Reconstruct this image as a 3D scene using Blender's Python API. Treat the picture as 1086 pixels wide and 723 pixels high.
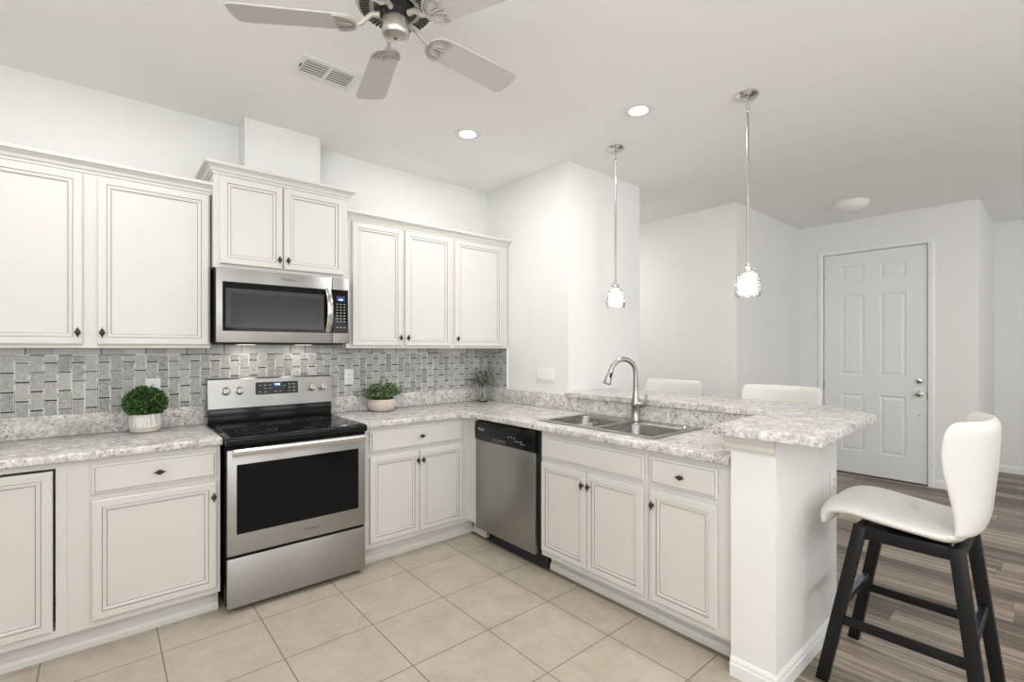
import bpy, bmesh, math, random
from mathutils import Vector, Matrix
PI = math.pi
R = math.radians
random.seed(7)
scene = bpy.context.scene
COL = scene.collection
for _o in list(bpy.data.objects):
    bpy.data.objects.remove(_o)

# ------------------------------------------------------------------ camera, world, light, exposure
cam = bpy.data.cameras.new('camera')
cam.sensor_width = 36.0
cam.lens = 509.5 / 1086 * 36
cam.shift_y = 8.5 / 1086
cam.clip_start = 0.05
camo = bpy.data.objects.new('camera', cam)
COL.objects.link(camo)
camo.location = (-2.80, -3.64, 1.395)
camo.rotation_euler = (R(90), 0, -0.7076)
scene.camera = camo

world = bpy.data.worlds.new('World')
scene.world = world
world.use_nodes = True
_bg = world.node_tree.nodes['Background']
_bg.inputs[0].default_value = (0.97, 0.985, 1.0, 1)
_bg.inputs[1].default_value = 0.6

scene.view_settings.view_transform = 'Standard'
scene.view_settings.look = 'None'
scene.view_settings.exposure = 0.37
scene.view_settings.gamma = 1.0
scene.view_settings.use_curve_mapping = False

CEIL = 2.88
FL = -0.045      # floor level (heights below are measured from a datum just above it)
WIN_POWER = 48
CAN_POWER = 7.0


def area_light(name, loc, rot, sx, sy, power, color=(1, 1, 1), shape='RECTANGLE', spread=PI):
    l = bpy.data.lights.new(name, 'AREA')
    l.shape = shape
    l.size = sx
    if shape == 'RECTANGLE':
        l.size_y = sy
    l.energy = power
    l.color = color
    l.spread = spread
    o = bpy.data.objects.new(name, l)
    o.location = loc
    o.rotation_euler = rot
    COL.objects.link(o)
    return o


# daylight arriving through the openings of the rear and left walls
DAY = (0.975, 0.988, 1.0)
UP = R(54)     # window lamps tilted up to brighten the ceiling
area_light('window_daylight', (-2.9, -7.02, 1.70), (R(90) + UP, 0, 0), 2.2, 1.4, WIN_POWER, DAY)
area_light('window_daylight', (0.1, -7.02, 1.70), (R(90) + UP, 0, 0), 2.2, 1.4, WIN_POWER * 0.65, DAY)
area_light('window_daylight', (3.1, -7.02, 1.70), (R(90) + UP, 0, 0), 2.2, 1.4, WIN_POWER * 0.45, DAY)
area_light('window_daylight', (-4.62, -4.6, 1.70), (R(90) + UP, 0, R(-90)), 2.4, 1.4, WIN_POWER * 1.6, DAY)

# ------------------------------------------------------------------ materials


def mat(name, color=(0.8, 0.8, 0.8), rough=0.5, metal=0.0, spec=0.5, coat=0.0, emit=None, estr=0.0, trans=0.0, ior=1.45):
    m = bpy.data.materials.new(name)
    m.use_nodes = True
    b = m.node_tree.nodes['Principled BSDF']
    b.inputs['Base Color'].default_value = (*color, 1)
    b.inputs['Roughness'].default_value = rough
    b.inputs['Metallic'].default_value = metal
    b.inputs['Specular IOR Level'].default_value = spec
    b.inputs['Coat Weight'].default_value = coat
    b.inputs['Transmission Weight'].default_value = trans
    b.inputs['IOR'].default_value = ior
    if emit:
        b.inputs['Emission Color'].default_value = (*emit, 1)
        b.inputs['Emission Strength'].default_value = estr
    return m


class NT:
    """small node-building helper for one material"""

    def __init__(s, m):
        s.t = m.node_tree
        s.n = s.t.nodes
        s.b = s.n['Principled BSDF']

    def link(s, a, b):
        s.t.links.new(a, b)

    def put(s, sock, v):
        if isinstance(v, (int, float)):
            sock.default_value = v
        elif isinstance(v, tuple):
            sock.default_value = v
        else:
            s.link(v, sock)

    def math(s, op, a, b=None, c=None):
        n = s.n.new('ShaderNodeMath')
        n.operation = op
        s.put(n.inputs[0], a)
        if b is not None:
            s.put(n.inputs[1], b)
        if c is not None:
            s.put(n.inputs[2], c)
        return n.outputs[0]

    def pos(s):
        return s.n.new('ShaderNodeNewGeometry').outputs['Position']

    def objco(s):
        return s.n.new('ShaderNodeTexCoord').outputs['Object']

    def sep(s, v):
        n = s.n.new('ShaderNodeSeparateXYZ')
        s.link(v, n.inputs[0])
        return n.outputs

    def comb(s, x, y, z=0.0):
        n = s.n.new('ShaderNodeCombineXYZ')
        s.put(n.inputs[0], x)
        s.put(n.inputs[1], y)
        s.put(n.inputs[2], z)
        return n.outputs[0]

    def scale(s, v, k):
        n = s.n.new('ShaderNodeMapping')
        s.link(v, n.inputs[0])
        n.inputs['Scale'].default_value = k
        return n.outputs[0]

    def noise(s, v, sc, det=4.0, rough=0.5, dist=0.0):
        n = s.n.new('ShaderNodeTexNoise')
        if v is not None:
            s.link(v, n.inputs['Vector'])
        n.inputs['Scale'].default_value = sc
        n.inputs['Detail'].default_value = det
        n.inputs['Roughness'].default_value = rough
        n.inputs['Distortion'].default_value = dist
        return n.outputs['Fac']

    def white(s, v):
        n = s.n.new('ShaderNodeTexWhiteNoise')
        n.noise_dimensions = '3D'
        s.link(v, n.inputs['Vector'])
        return n.outputs['Value']

    def voro(s, v, sc, feature='F1'):
        n = s.n.new('ShaderNodeTexVoronoi')
        n.feature = feature
        s.link(v, n.inputs['Vector'])
        n.inputs['Scale'].default_value = sc
        return n.outputs['Distance']

    def ramp(s, fac, stops, interp='LINEAR'):
        n = s.n.new('ShaderNodeValToRGB')
        n.color_ramp.interpolation = interp
        e = n.color_ramp.elements
        while len(e) < len(stops):
            e.new(0.5)
        for el, (p, c) in zip(e, stops):
            el.position = p
            el.color = (*c, 1) if len(c) == 3 else c
        s.link(fac, n.inputs[0])
        return n.outputs[0]

    def mix(s, fac, a, b, mode='MIX'):
        n = s.n.new('ShaderNodeMix')
        n.data_type = 'RGBA'
        n.blend_type = mode
        s.put(n.inputs[0], fac)
        for sock, v in ((n.inputs[6], a), (n.inputs[7], b)):
            if isinstance(v, tuple):
                sock.default_value = (*v, 1) if len(v) == 3 else v
            else:
                s.link(v, sock)
        return n.outputs[2]

    def bump(s, h, strength=0.2, dist=0.002):
        n = s.n.new('ShaderNodeBump')
        n.inputs['Strength'].default_value = strength
        n.inputs['Distance'].default_value = dist
        s.link(h, n.inputs['Height'])
        s.link(n.outputs[0], s.b.inputs['Normal'])

    def color(s, c):
        s.link(c, s.b.inputs['Base Color'])

    def rough(s, c):
        s.link(c, s.b.inputs['Roughness'])


def g3(v):
    return (v, v, v)


def paint(name, color, rough, bump=0.25, sc=90):
    m = mat(name, color, rough, spec=0.3)
    t = NT(m)
    t.bump(t.noise(t.pos(), sc, 3, 0.6), bump, 0.002)
    return m


M_WALL = paint('wall_paint', (0.82, 0.815, 0.805), 0.6, 0.3, 110)
M_CEIL = paint('ceiling_paint', (0.92, 0.917, 0.91), 0.8, 0.5, 55)
M_TRIM = mat('trim_paint', (0.84, 0.84, 0.83), 0.35)
M_DOOR = mat('entry_door_paint', (0.80, 0.805, 0.795), 0.4)
M_PLATE = mat('white_plastic', (0.83, 0.83, 0.81), 0.35)
M_SLOT = mat('dark_slot', (0.06, 0.06, 0.06), 0.6)
M_FOOT = mat('blued_steel_plate', (0.16, 0.20, 0.28), 0.3, 1.0)
M_DUCT = mat('duct_grey', (0.26, 0.255, 0.24), 0.7)
M_CAB = mat('cabinet_enamel', (0.675, 0.662, 0.625), 0.36)
M_GLAZE = mat('cabinet_glaze', (0.20, 0.18, 0.15), 0.5)
M_BRONZE = mat('aged_bronze', (0.06, 0.052, 0.045), 0.38, 0.85)
M_BLACK = mat('black_enamel', (0.008, 0.008, 0.008), 0.14, spec=0.28)
M_BLACKG = mat('black_glass', (0.005, 0.005, 0.005), 0.05, spec=0.18)
M_MATTEB = mat('matte_black', (0.02, 0.02, 0.021), 0.5)
M_MWGLASS = mat('microwave_mesh_glass', (0.035, 0.036, 0.037), 0.16, spec=0.28)
M_CHROME = mat('polished_steel', (0.62, 0.61, 0.59), 0.16, 1.0)
M_NICKEL = mat('brushed_nickel', (0.40, 0.385, 0.36), 0.28, 1.0)
M_FANN = mat('fan_nickel', (0.62, 0.60, 0.56), 0.32, 0.9)
M_FANB = mat('fan_cream', (0.50, 0.48, 0.44), 0.38, 0.25)
M_BLADE = mat('fan_blade_finish', (0.60, 0.59, 0.565), 0.5)
M_STOOLB = mat('stool_black_wood', (0.008, 0.008, 0.009), 0.36, spec=0.3)
M_LED_BLUE = mat('blue_display', (0.01, 0.02, 0.08), 0.2, emit=(0.08, 0.25, 0.70), estr=0.12)
M_LED_WHITE = mat('display_digits', (0.6, 0.8, 1.0), 0.3, emit=(0.5, 0.72, 1.0), estr=1.6)
M_MARK = mat('printed_marks', (0.42, 0.42, 0.42), 0.5)
M_LETTER = mat('printed_lettering', (0.10, 0.10, 0.105), 0.5)
M_LETTERW = mat('white_lettering', (0.75, 0.75, 0.75), 0.4)
M_LED = mat('lamp_lens', (0.9, 0.9, 0.88), 0.4, emit=(1.0, 0.965, 0.90), estr=9.0)
M_BULB = mat('lit_bulb', (1, 1, 1), 0.4, emit=(1.0, 0.97, 0.93), estr=11.0)
M_HOOD = mat('hood_lamp_lens', (0.8, 0.8, 0.78), 0.4, emit=(1, 0.95, 0.87), estr=1.2)
M_DOME = mat('frosted_dome', (0.86, 0.86, 0.85), 0.25)
M_POTW = None


def stainless(name, base, axis, rough=0.27):
    m = mat(name, g3(base), rough, 1.0)
    t = NT(m)
    k = {'x': (3, 900, 900), 'y': (900, 3, 900), 'z': (900, 900, 3)}[axis]
    n = t.noise(t.scale(t.objco(), k), 1.0, 3, 0.6)
    blotch = t.noise(t.objco(), 2.2, 2, 0.5)
    f = t.math('ADD', t.math('MULTIPLY', n, 0.6), t.math('MULTIPLY', blotch, 0.4))
    t.color(t.ramp(f, [(0.3, (base * 0.93, base * 0.915, base * 0.89)), (0.7, (base * 1.05, base * 1.03, base * 1.00))]))
    t.rough(t.math('ADD', t.math('MULTIPLY', n, 0.08), rough - 0.04))
    return m


M_SS = stainless('stainless_brushed', 0.42, 'x', 0.36)
for _k, _v in (('Anisotropic', 0.7), ('Anisotropic Rotation', 0.25)):
    M_SS.node_tree.nodes['Principled BSDF'].inputs[_k].default_value = _v
M_SSV = stainless('stainless_brushed_upright', 0.37, 'z', 0.33)
M_SINK_SHADE = stainless('sink_steel_shaded', 0.30, 'y', 0.25)  # darker copy of the sink steel, shade of the bowls put into its colour
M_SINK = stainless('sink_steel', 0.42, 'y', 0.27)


def wood_leather():
    m = mat('white_leather', (0.71, 0.695, 0.655), 0.30, spec=0.45)
    t = NT(m)
    t.bump(t.noise(t.objco(), 220, 3, 0.5), 0.12, 0.001)
    return m


M_LEATHER = wood_leather()


def granite():
    m = mat('granite_laminate', rough=0.22, spec=0.5)
    t = NT(m)
    p = t.pos()
    big = t.noise(p, 8.0, 6, 0.66, 1.0)
    mid = t.noise(p, 42, 5, 0.66, 0.6)
    fine = t.noise(p, 95, 3, 0.6)
    spk = t.noise(p, 120, 2, 0.5, 0.4)
    brown = t.ramp(t.noise(p, 13, 4, 0.65, 0.5), [(0.48, g3(0.0)), (0.66, g3(0.5))])
    base = t.ramp(mid, [(0.30, (0.33, 0.315, 0.30)), (0.42, (0.56, 0.54, 0.525)), (0.52, (0.74, 0.725, 0.71)), (0.66, (0.84, 0.835, 0.825))])
    clouds = t.ramp(big, [(0.38, (0.64, 0.615, 0.595)), (0.52, (0.95, 0.945, 0.94)), (0.66, (1.0, 1.0, 1.0))])
    c = t.mix(0.6, base, clouds, 'MULTIPLY')
    c = t.mix(brown, c, (0.46, 0.41, 0.37))
    c = t.mix(t.ramp(fine, [(0.56, g3(0.0)), (0.68, g3(0.45))]), c, (0.88, 0.87, 0.85))
    mask = t.math('MULTIPLY', t.ramp(spk, [(0.55, g3(0.0)), (0.61, g3(1.0))]), t.ramp(t.noise(p, 14, 3, 0.6), [(0.46, g3(0.0)), (0.62, g3(0.9))]))
    c = t.mix(mask, c, (0.12, 0.11, 0.105))
    t.color(c)
    return m


M_GRAN = granite()


def floor_tile():
    m = mat('floor_tile', rough=0.42, spec=0.4)
    t = NT(m)
    p = t.pos()
    x, y, z = t.sep(p)
    S = 0.4302
    u = t.math('DIVIDE', t.math('ADD', x, 1.721 + 8 * S), S)
    v = t.math('DIVIDE', t.math('ADD', y, 0.828 + 20 * S), S)
    fu = t.math('FRACT', u)
    fv = t.math('FRACT', v)
    du = t.math('MINIMUM', fu, t.math('SUBTRACT', 1.0, fu))
    dv = t.math('MINIMUM', fv, t.math('SUBTRACT', 1.0, fv))
    d = t.math('MINIMUM', du, dv)
    grout = t.math('LESS_THAN', d, 0.0062)
    cell = t.comb(t.math('FLOOR', u), t.math('FLOOR', v), 0.0)
    rnd = t.white(cell)
    cl = t.noise(p, 6, 6, 0.68, 0.6)
    fine = t.noise(p, 60, 4, 0.6)
    f = t.math('ADD', t.math('MULTIPLY', cl, 0.75), t.math('MULTIPLY', fine, 0.25))
    base = t.ramp(f, [(0.32, (0.405, 0.352, 0.282)), (0.5, (0.485, 0.428, 0.352)), (0.68, (0.55, 0.498, 0.422))])
    base = t.mix(t.math('MULTIPLY', rnd, 0.12), base, (0.46, 0.40, 0.32))
    t.color(t.mix(grout, base, (0.19, 0.16, 0.13)))
    h = t.math('SUBTRACT', 1.0, grout)
    t.bump(h, 0.4, 0.002)
    return m


M_TILE = floor_tile()


def plank_floor():
    m = mat('plank_floor', rough=0.38, spec=0.4)
    t = NT(m)
    p = t.pos()
    x, y, z = t.sep(p)
    W, L = 0.16, 1.22
    u = t.math('DIVIDE', t.math('ADD', x, 10.03), W)
    col = t.math('FLOOR', u)
    off = t.white(t.comb(col, 3.0, 0.0))
    v = t.math('ADD', t.math('DIVIDE', t.math('ADD', y, 20.0), L), off)
    fu = t.math('FRACT', u)
    fv = t.math('FRACT', v)
    gap = t.math('MAXIMUM', t.math('LESS_THAN', fu, 0.012), t.math('LESS_THAN', fv, 0.002))
    rnd = t.white(t.comb(col, t.math('FLOOR', v), 0.0))
    q = t.comb(t.math('MULTIPLY', x, 30.0), t.math('MULTIPLY', y, 1.3), t.math('MULTIPLY', rnd, 30.0))
    grain = t.noise(q, 1.0, 6, 0.62, 0.5)
    fine = t.noise(t.comb(t.math('MULTIPLY', x, 140.0), t.math('MULTIPLY', y, 5.0), rnd), 1.0, 3, 0.5)
    f = t.math('ADD', t.math('ADD', t.math('MULTIPLY', grain, 0.62), t.math('MULTIPLY', fine, 0.2)), t.math('MULTIPLY', rnd, 0.2))
    c = t.ramp(f, [(0.38, (0.070, 0.052, 0.038)), (0.47, (0.155, 0.122, 0.093)), (0.56, (0.275, 0.224, 0.176)), (0.66, (0.44, 0.372, 0.30))])
    t.color(t.mix(gap, c, (0.07, 0.055, 0.045)))
    t.rough(t.math('ADD', t.math('MULTIPLY', grain, 0.2), 0.26))
    return m


M_PLANK = plank_floor()


def mosaic():
    m = mat('marble_mosaic', rough=0.2, spec=0.5)
    t = NT(m)
    p = t.pos()
    x, y, z = t.sep(p)
    s = t.math('SUBTRACT', x, y)           # runs on round the corner
    CW, CH = 0.0553, 0.1025
    u = t.math('DIVIDE', t.math('ADD', s, 8.0), CW)
    col = t.math('FLOOR', u)
    half = t.math('MULTIPLY', t.math('MODULO', col, 2.0), 0.5)
    v = t.math('ADD', t.math('DIVIDE', t.math('SUBTRACT', z, 0.80), CH), half)
    fu = t.math('FRACT', u)
    fv = t.math('FRACT', v)
    row = t.math('FLOOR', v)
    # border course of lying tiles under the wall cabinets
    top = t.math('GREATER_THAN', z, 1.356)
    u2 = t.math('DIVIDE', t.math('ADD', s, 8.02), CH)
    fu2 = t.math('FRACT', u2)
    hj = t.math('LESS_THAN', fv, 0.125)                       # lying joint: dark slips of varying tone
    vj = t.math('GREATER_THAN', fu, 0.865)                    # upright joint: white with dark dashes
    r_tile = t.white(t.comb(col, row, 1.0))
    r_slip = t.white(t.comb(col, row, 5.0))
    r_dash = t.white(t.comb(col, t.math('FLOOR', t.math('DIVIDE', z, CH * 0.25)), 9.0))
    vein = t.noise(t.comb(t.math('ADD', s, t.math('MULTIPLY', r_tile, 7.0)), z, r_tile), 38, 5, 0.65, 1.8)
    tone = t.math('ADD', t.math('MULTIPLY', r_tile, 0.22), t.math('MULTIPLY', vein, 0.82))
    tile = t.ramp(tone, [(0.30, (0.22, 0.216, 0.208)), (0.48, (0.385, 0.379, 0.365)), (0.68, (0.54, 0.532, 0.514))])
    slip = t.ramp(r_slip, [(0.3, (0.022, 0.022, 0.022)), (0.7, (0.07, 0.07, 0.068)), (1.0, (0.20, 0.20, 0.195))])
    dash = t.ramp(r_dash, [(0.42, (0.09, 0.09, 0.085)), (0.56, (0.58, 0.575, 0.56)), (1.0, (0.70, 0.695, 0.68))], 'LINEAR')
    pale = (0.74, 0.735, 0.72)
    vmid = t.math('MULTIPLY', t.math('GREATER_THAN', fu, 0.905), t.math('LESS_THAN', fu, 0.962))
    hmid = t.math('MULTIPLY', t.math('GREATER_THAN', fv, 0.018), t.math('LESS_THAN', fv, 0.108))
    c = t.mix(hj, tile, pale)
    c = t.mix(vj, c, pale)
    c = t.mix(t.math('MULTIPLY', hmid, t.math('LESS_THAN', fu, 0.90)), c, slip)
    c = t.mix(vmid, c, dash)
    r2 = t.white(t.comb(t.math('FLOOR', u2), 2.0, 2.0))
    tt = t.ramp(t.math('ADD', t.math('MULTIPLY', r2, 0.4), t.math('MULTIPLY', vein, 0.7)), [(0.25, (0.29, 0.288, 0.28)), (0.75, (0.52, 0.515, 0.50))])
    j2 = t.math('LESS_THAN', fu2, 0.06)
    tt = t.mix(j2, tt, t.ramp(r2, [(0.4, (0.07, 0.07, 0.07)), (0.8, (0.45, 0.45, 0.44))]))
    edge = t.math('LESS_THAN', z, 1.364)
    tt = t.mix(edge, tt, dash)
    c = t.mix(top, c, tt)
    t.color(c)
    return m


M_MOSAIC = mosaic()


def glass(name, tint=(1, 1, 1), rough=0.0, ripple=0.0):
    m = mat(name, tint, rough, trans=1.0, ior=1.45)
    if ripple:
        t = NT(m)
        t.bump(t.noise(t.objco(), 60, 2, 0.5), ripple, 0.004)
    return m




def seeded():
    m = bpy.data.materials.new('seeded_glass')
    m.use_nodes = True
    n, l = m.node_tree.nodes, m.node_tree.links
    n.remove(n['Principled BSDF'])
    tr = n.new('ShaderNodeBsdfTransparent')
    tl = n.new('ShaderNodeBsdfTranslucent')
    gl = n.new('ShaderNodeBsdfGlossy')
    gl.inputs['Roughness'].default_value = 0.08
    tl.inputs['Color'].default_value = (0.95, 0.95, 0.94, 1)
    co = n.new('ShaderNodeTexCoord')
    no = n.new('ShaderNodeTexNoise')
    no.inputs['Scale'].default_value = 70
    l.new(co.outputs['Object'], no.inputs['Vector'])
    ra = n.new('ShaderNodeMapRange')
    ra.inputs['From Min'].default_value = 0.35
    ra.inputs['From Max'].default_value = 0.7
    ra.inputs['To Min'].default_value = 0.10
    ra.inputs['To Max'].default_value = 0.42
    l.new(no.outputs['Fac'], ra.inputs['Value'])
    m1 = n.new('ShaderNodeMixShader')
    m2 = n.new('ShaderNodeMixShader')
    fr = n.new('ShaderNodeLayerWeight')
    fr.inputs['Blend'].default_value = 0.25
    l.new(ra.outputs[0], m1.inputs[0])
    l.new(tr.outputs[0], m1.inputs[1])
    l.new(tl.outputs[0], m1.inputs[2])
    l.new(fr.outputs['Fresnel'], m2.inputs[0])
    l.new(m1.outputs[0], m2.inputs[1])
    l.new(gl.outputs[0], m2.inputs[2])
    l.new(m2.outputs[0], n['Material Output'].inputs['Surface'])
    return m


M_SEEDED = seeded()
M_VASE = glass('clear_glass', (0.96, 0.98, 0.97))


def leafmat(name, dark, light):
    m = mat(name, light, 0.5, spec=0.3)
    t = NT(m)
    t.color(t.ramp(t.noise(t.objco(), 70, 2, 0.5), [(0.35, dark), (0.65, light)]))
    return m


M_BOX = leafmat('boxwood_leaf', (0.014, 0.05, 0.012), (0.10, 0.22, 0.05))
M_SHRUB = leafmat('sage_leaf', (0.045, 0.085, 0.03), (0.22, 0.30, 0.13))
M_EUC = leafmat('eucalyptus_leaf', (0.035, 0.06, 0.035), (0.22, 0.29, 0.19))
M_STEM = mat('stem_green', (0.07, 0.10, 0.04), 0.6)
M_CORE = mat('dark_core', (0.03, 0.028, 0.02), 0.9)


def pot_white():
    m = mat('chalk_ceramic', (0.74, 0.72, 0.68), 0.6)
    t = NT(m)
    x, y, z = t.sep(t.objco())
    n = t.noise(t.comb(t.math('MULTIPLY', x, 90.0), t.math('MULTIPLY', y, 90.0), t.math('MULTIPLY', z, 9.0)), 1.0, 3, 0.6)
    up = t.math('GREATER_THAN', z, 0.035)
    c = t.ramp(n, [(0.38, (0.50, 0.48, 0.44)), (0.55, (0.78, 0.765, 0.73))])
    t.color(t.mix(up, (0.55, 0.515, 0.46), c))
    t.bump(n, 0.5, 0.003)
    return m


M_POTW = pot_white()


def pot_stone():
    m = mat('sand_stone', (0.60, 0.54, 0.46), 0.75)
    t = NT(m)
    t.color(t.ramp(t.noise(t.objco(), 90, 4, 0.7), [(0.35, (0.50, 0.44, 0.37)), (0.65, (0.66, 0.60, 0.52))]))
    return m


M_POTS = pot_stone()

# ------------------------------------------------------------------ mesh helpers


def new_bm():
    return bmesh.new()


def merge(bm, src, M=None, mi=None):
    src.verts.ensure_lookup_table()
    vs = [bm.verts.new((M @ v.co) if M else v.co) for v in src.verts]
    for f in src.faces:
        try:
            nf = bm.faces.new([vs[v.index] for v in f.verts])
            nf.material_index = f.material_index if mi is None else mi
        except ValueError:
            pass
    src.free()


def box(bm, lo, hi, bev=0.0, seg=2, mi=0, M=None):
    t = bmesh.new()
    bmesh.ops.create_cube(t, size=1.0)
    lo, hi = Vector(lo), Vector(hi)
    c, d = (lo + hi) / 2, hi - lo
    for v in t.verts:
        v.co = Vector((c.x + v.co.x * d.x, c.y + v.co.y * d.y, c.z + v.co.z * d.z))
    if bev > 0:
        bmesh.ops.bevel(t, geom=list(t.edges), offset=min(bev, min(abs(a) for a in d) * 0.45), segments=seg, affect='EDGES', profile=0.5)
    t.verts.index_update()
    merge(bm, t, M, mi)


def lathe(bm, prof, n=32, M=None, mi=0, closed=False):
    """profile [(r,z)...] turned round z; ends at r=0 are closed to a point"""
    rings = []
    for r, z in prof:
        if r < 1e-6:
            v = Vector((0, 0, z))
            rings.append([bm.verts.new(M @ v if M else v)])
        else:
            ring = []
            for i in range(n):
                a = 2 * PI * i / n
                v = Vector((r * math.cos(a), r * math.sin(a), z))
                ring.append(bm.verts.new(M @ v if M else v))
            rings.append(ring)
    pairs = list(zip(rings[:-1], rings[1:]))
    if closed:
        pairs.append((rings[-1], rings[0]))
    for a, b in pairs:
        for i in range(n):
            j = (i + 1) % n
            if len(a) == 1 and len(b) == 1:
                continue
            if len(a) == 1:
                f = bm.faces.new((a[0], b[j], b[i]))
            elif len(b) == 1:
                f = bm.faces.new((a[i], a[j], b[0]))
            else:
                f = bm.faces.new((a[i], a[j], b[j], b[i]))
            f.material_index = mi


def tube(bm, pts, r, n=10, mi=0, M=None, cap=True, flat=None):
    """round tube along pts; r number or list; flat=(sx,sy) squashes the section"""
    pts = [Vector(p) for p in pts]
    rs = r if isinstance(r, (list, tuple)) else [r] * len(pts)
    rings = []
    up = None
    for i, p in enumerate(pts):
        d = (pts[min(i + 1, len(pts) - 1)] - pts[max(i - 1, 0)]).normalized()
        if up is None:
            up = Vector((0, 0, 1)) if abs(d.z) < 0.9 else Vector((1, 0, 0))
        a = d.cross(up).normalized()
        b = a.cross(d).normalized()
        up = b
        sx, sy = flat if flat else (1, 1)
        ring = []
        for k in range(n):
            t = 2 * PI * k / n
            v = p + a * (math.cos(t) * rs[i] * sx) + b * (math.sin(t) * rs[i] * sy)
            ring.append(bm.verts.new(M @ v if M else v))
        rings.append(ring)
    for a, b in zip(rings[:-1], rings[1:]):
        for k in range(n):
            j = (k + 1) % n
            bm.faces.new((a[k], a[j], b[j], b[k])).material_index = mi
    if cap:
        bm.faces.new(rings[0]).material_index = mi
        bm.faces.new(list(reversed(rings[-1]))).material_index = mi


def prism(bm, poly, z0, z1, mi=0, M=None, bev=0.0, seg=3):
    t = bmesh.new()
    lo = [t.verts.new((x, y, z0)) for x, y in poly]
    hi = [t.verts.new((x, y, z1)) for x, y in poly]
    t.faces.new(lo[::-1])
    t.faces.new(hi)
    n = len(poly)
    for i in range(n):
        j = (i + 1) % n
        t.faces.new((lo[i], lo[j], hi[j], hi[i]))
    bmesh.ops.recalc_face_normals(t, faces=list(t.faces))
    if bev:
        bmesh.ops.bevel(t, geom=[e for e in t.edges if abs(e.verts[0].co.z - e.verts[1].co.z) < 1e-6], offset=bev, segments=seg, affect='EDGES', profile=0.5)
    t.verts.index_update()
    merge(bm, t, M, mi)


def sweep(bm, path, prof, mi=0, closed=False, M=None):
    """profile [(out, z)] swept along a plan path [(x,y)], mitred; 'out' lies to the right of travel"""
    n = len(path)
    rings = []
    for i in range(n):
        p = Vector(path[i])
        if closed:
            d0 = (p - Vector(path[i - 1])).normalized()
            d1 = (Vector(path[(i + 1) % n]) - p).normalized()
        else:
            d0 = (p - Vector(path[i - 1])).normalized() if i else None
            d1 = (Vector(path[i + 1]) - p).normalized() if i < n - 1 else None
            d0 = d0 or d1
            d1 = d1 or d0
        n0 = Vector((d0.y, -d0.x))
        n1 = Vector((d1.y, -d1.x))
        mid = (n0 + n1)
        mid = mid / max(mid.dot(n0), 1e-6)
        ring = []
        for o, z in prof:
            v = Vector((p.x + mid.x * o, p.y + mid.y * o, z))
            ring.append(bm.verts.new(M @ v if M else v))
        rings.append(ring)
    k = len(prof)
    prs = list(zip(rings[:-1], rings[1:]))
    if closed:
        prs.append((rings[-1], rings[0]))
    for a, b in prs:
        for i in range(k):
            j = (i + 1) % k
            bm.faces.new((a[i], a[j], b[j], b[i])).material_index = mi
    if not closed:
        bm.faces.new(rings[0]).material_index = mi
        bm.faces.new(rings[-1][::-1]).material_index = mi


def obj(name, bm, mats, parent=None, angle=35, smooth=True, subsurf=0):
    bmesh.ops.recalc_face_normals(bm, faces=list(bm.faces))
    me = bpy.data.meshes.new(name)
    bm.to_mesh(me)
    bm.free()
    for m in (mats if isinstance(mats, (list, tuple)) else [mats]):
        me.materials.append(m)
    if smooth:
        me.polygons.foreach_set('use_smooth', [True] * len(me.polygons))
        me.set_sharp_from_angle(angle=R(angle))
    o = bpy.data.objects.new(name, me)
    COL.objects.link(o)
    if parent:
        o.parent = parent
    if subsurf:
        s = o.modifiers.new('subsurf', 'SUBSURF')
        s.levels = s.render_levels = subsurf
    return o


def tag(o, label, cat, group=None):
    o['label'] = label
    o['category'] = cat
    if group:
        o['group'] = group
    return o


def thing(name, label, cat, loc=(0, 0, 0), rotz=0.0, group=None):
    o = bpy.data.objects.new(name, None)
    o.empty_display_size = 0.1
    COL.objects.link(o)
    o.location = loc
    o.rotation_euler = (0, 0, rotz)
    return tag(o, label, cat, group)


def struct(name, bm, m, parent=None, **k):
    o = obj(name, bm, m, parent, **k)
    if parent is None:
        o['kind'] = 'structure'
    return o


def dup(root, loc, rotz, label, group=None):
    r = root.copy()
    COL.objects.link(r)
    r.location = loc
    r.rotation_euler = (0, 0, rotz)
    r['label'] = label
    if group:
        r['group'] = group
    for ch in list(root.children):
        c = ch.copy()
        COL.objects.link(c)
        c.parent = r
        for g in list(ch.children):
            d = g.copy()
            COL.objects.link(d)
            d.parent = c
    return r


def text_mesh(name, body, size, m, parent, M, depth=0.0004):
    cu = bpy.data.curves.new(name, 'FONT')
    cu.body = body
    cu.size = size
    cu.align_x = 'CENTER'
    cu.align_y = 'CENTER'
    cu.extrude = depth
    tmp = bpy.data.objects.new(name + '_curve', cu)
    COL.objects.link(tmp)
    bpy.context.view_layer.update()
    me = bpy.data.meshes.new_from_object(tmp.evaluated_get(bpy.context.evaluated_depsgraph_get()))
    bpy.data.objects.remove(tmp)
    me.name = name
    me.transform(M)
    me.materials.clear()
    me.materials.append(m)
    o = bpy.data.objects.new(name, me)
    COL.objects.link(o)
    o.parent = parent
    return o


FACE = Matrix.Rotation(R(90), 4, 'X')       # text/flat xy -> stands in xz facing -y

# ------------------------------------------------------------------ the room shell
T = 0.12


def wall_box(name, lo, hi, m=None):
    bm = new_bm()
    box(bm, lo, hi)
    return struct(name, bm, m or M_WALL)


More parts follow.
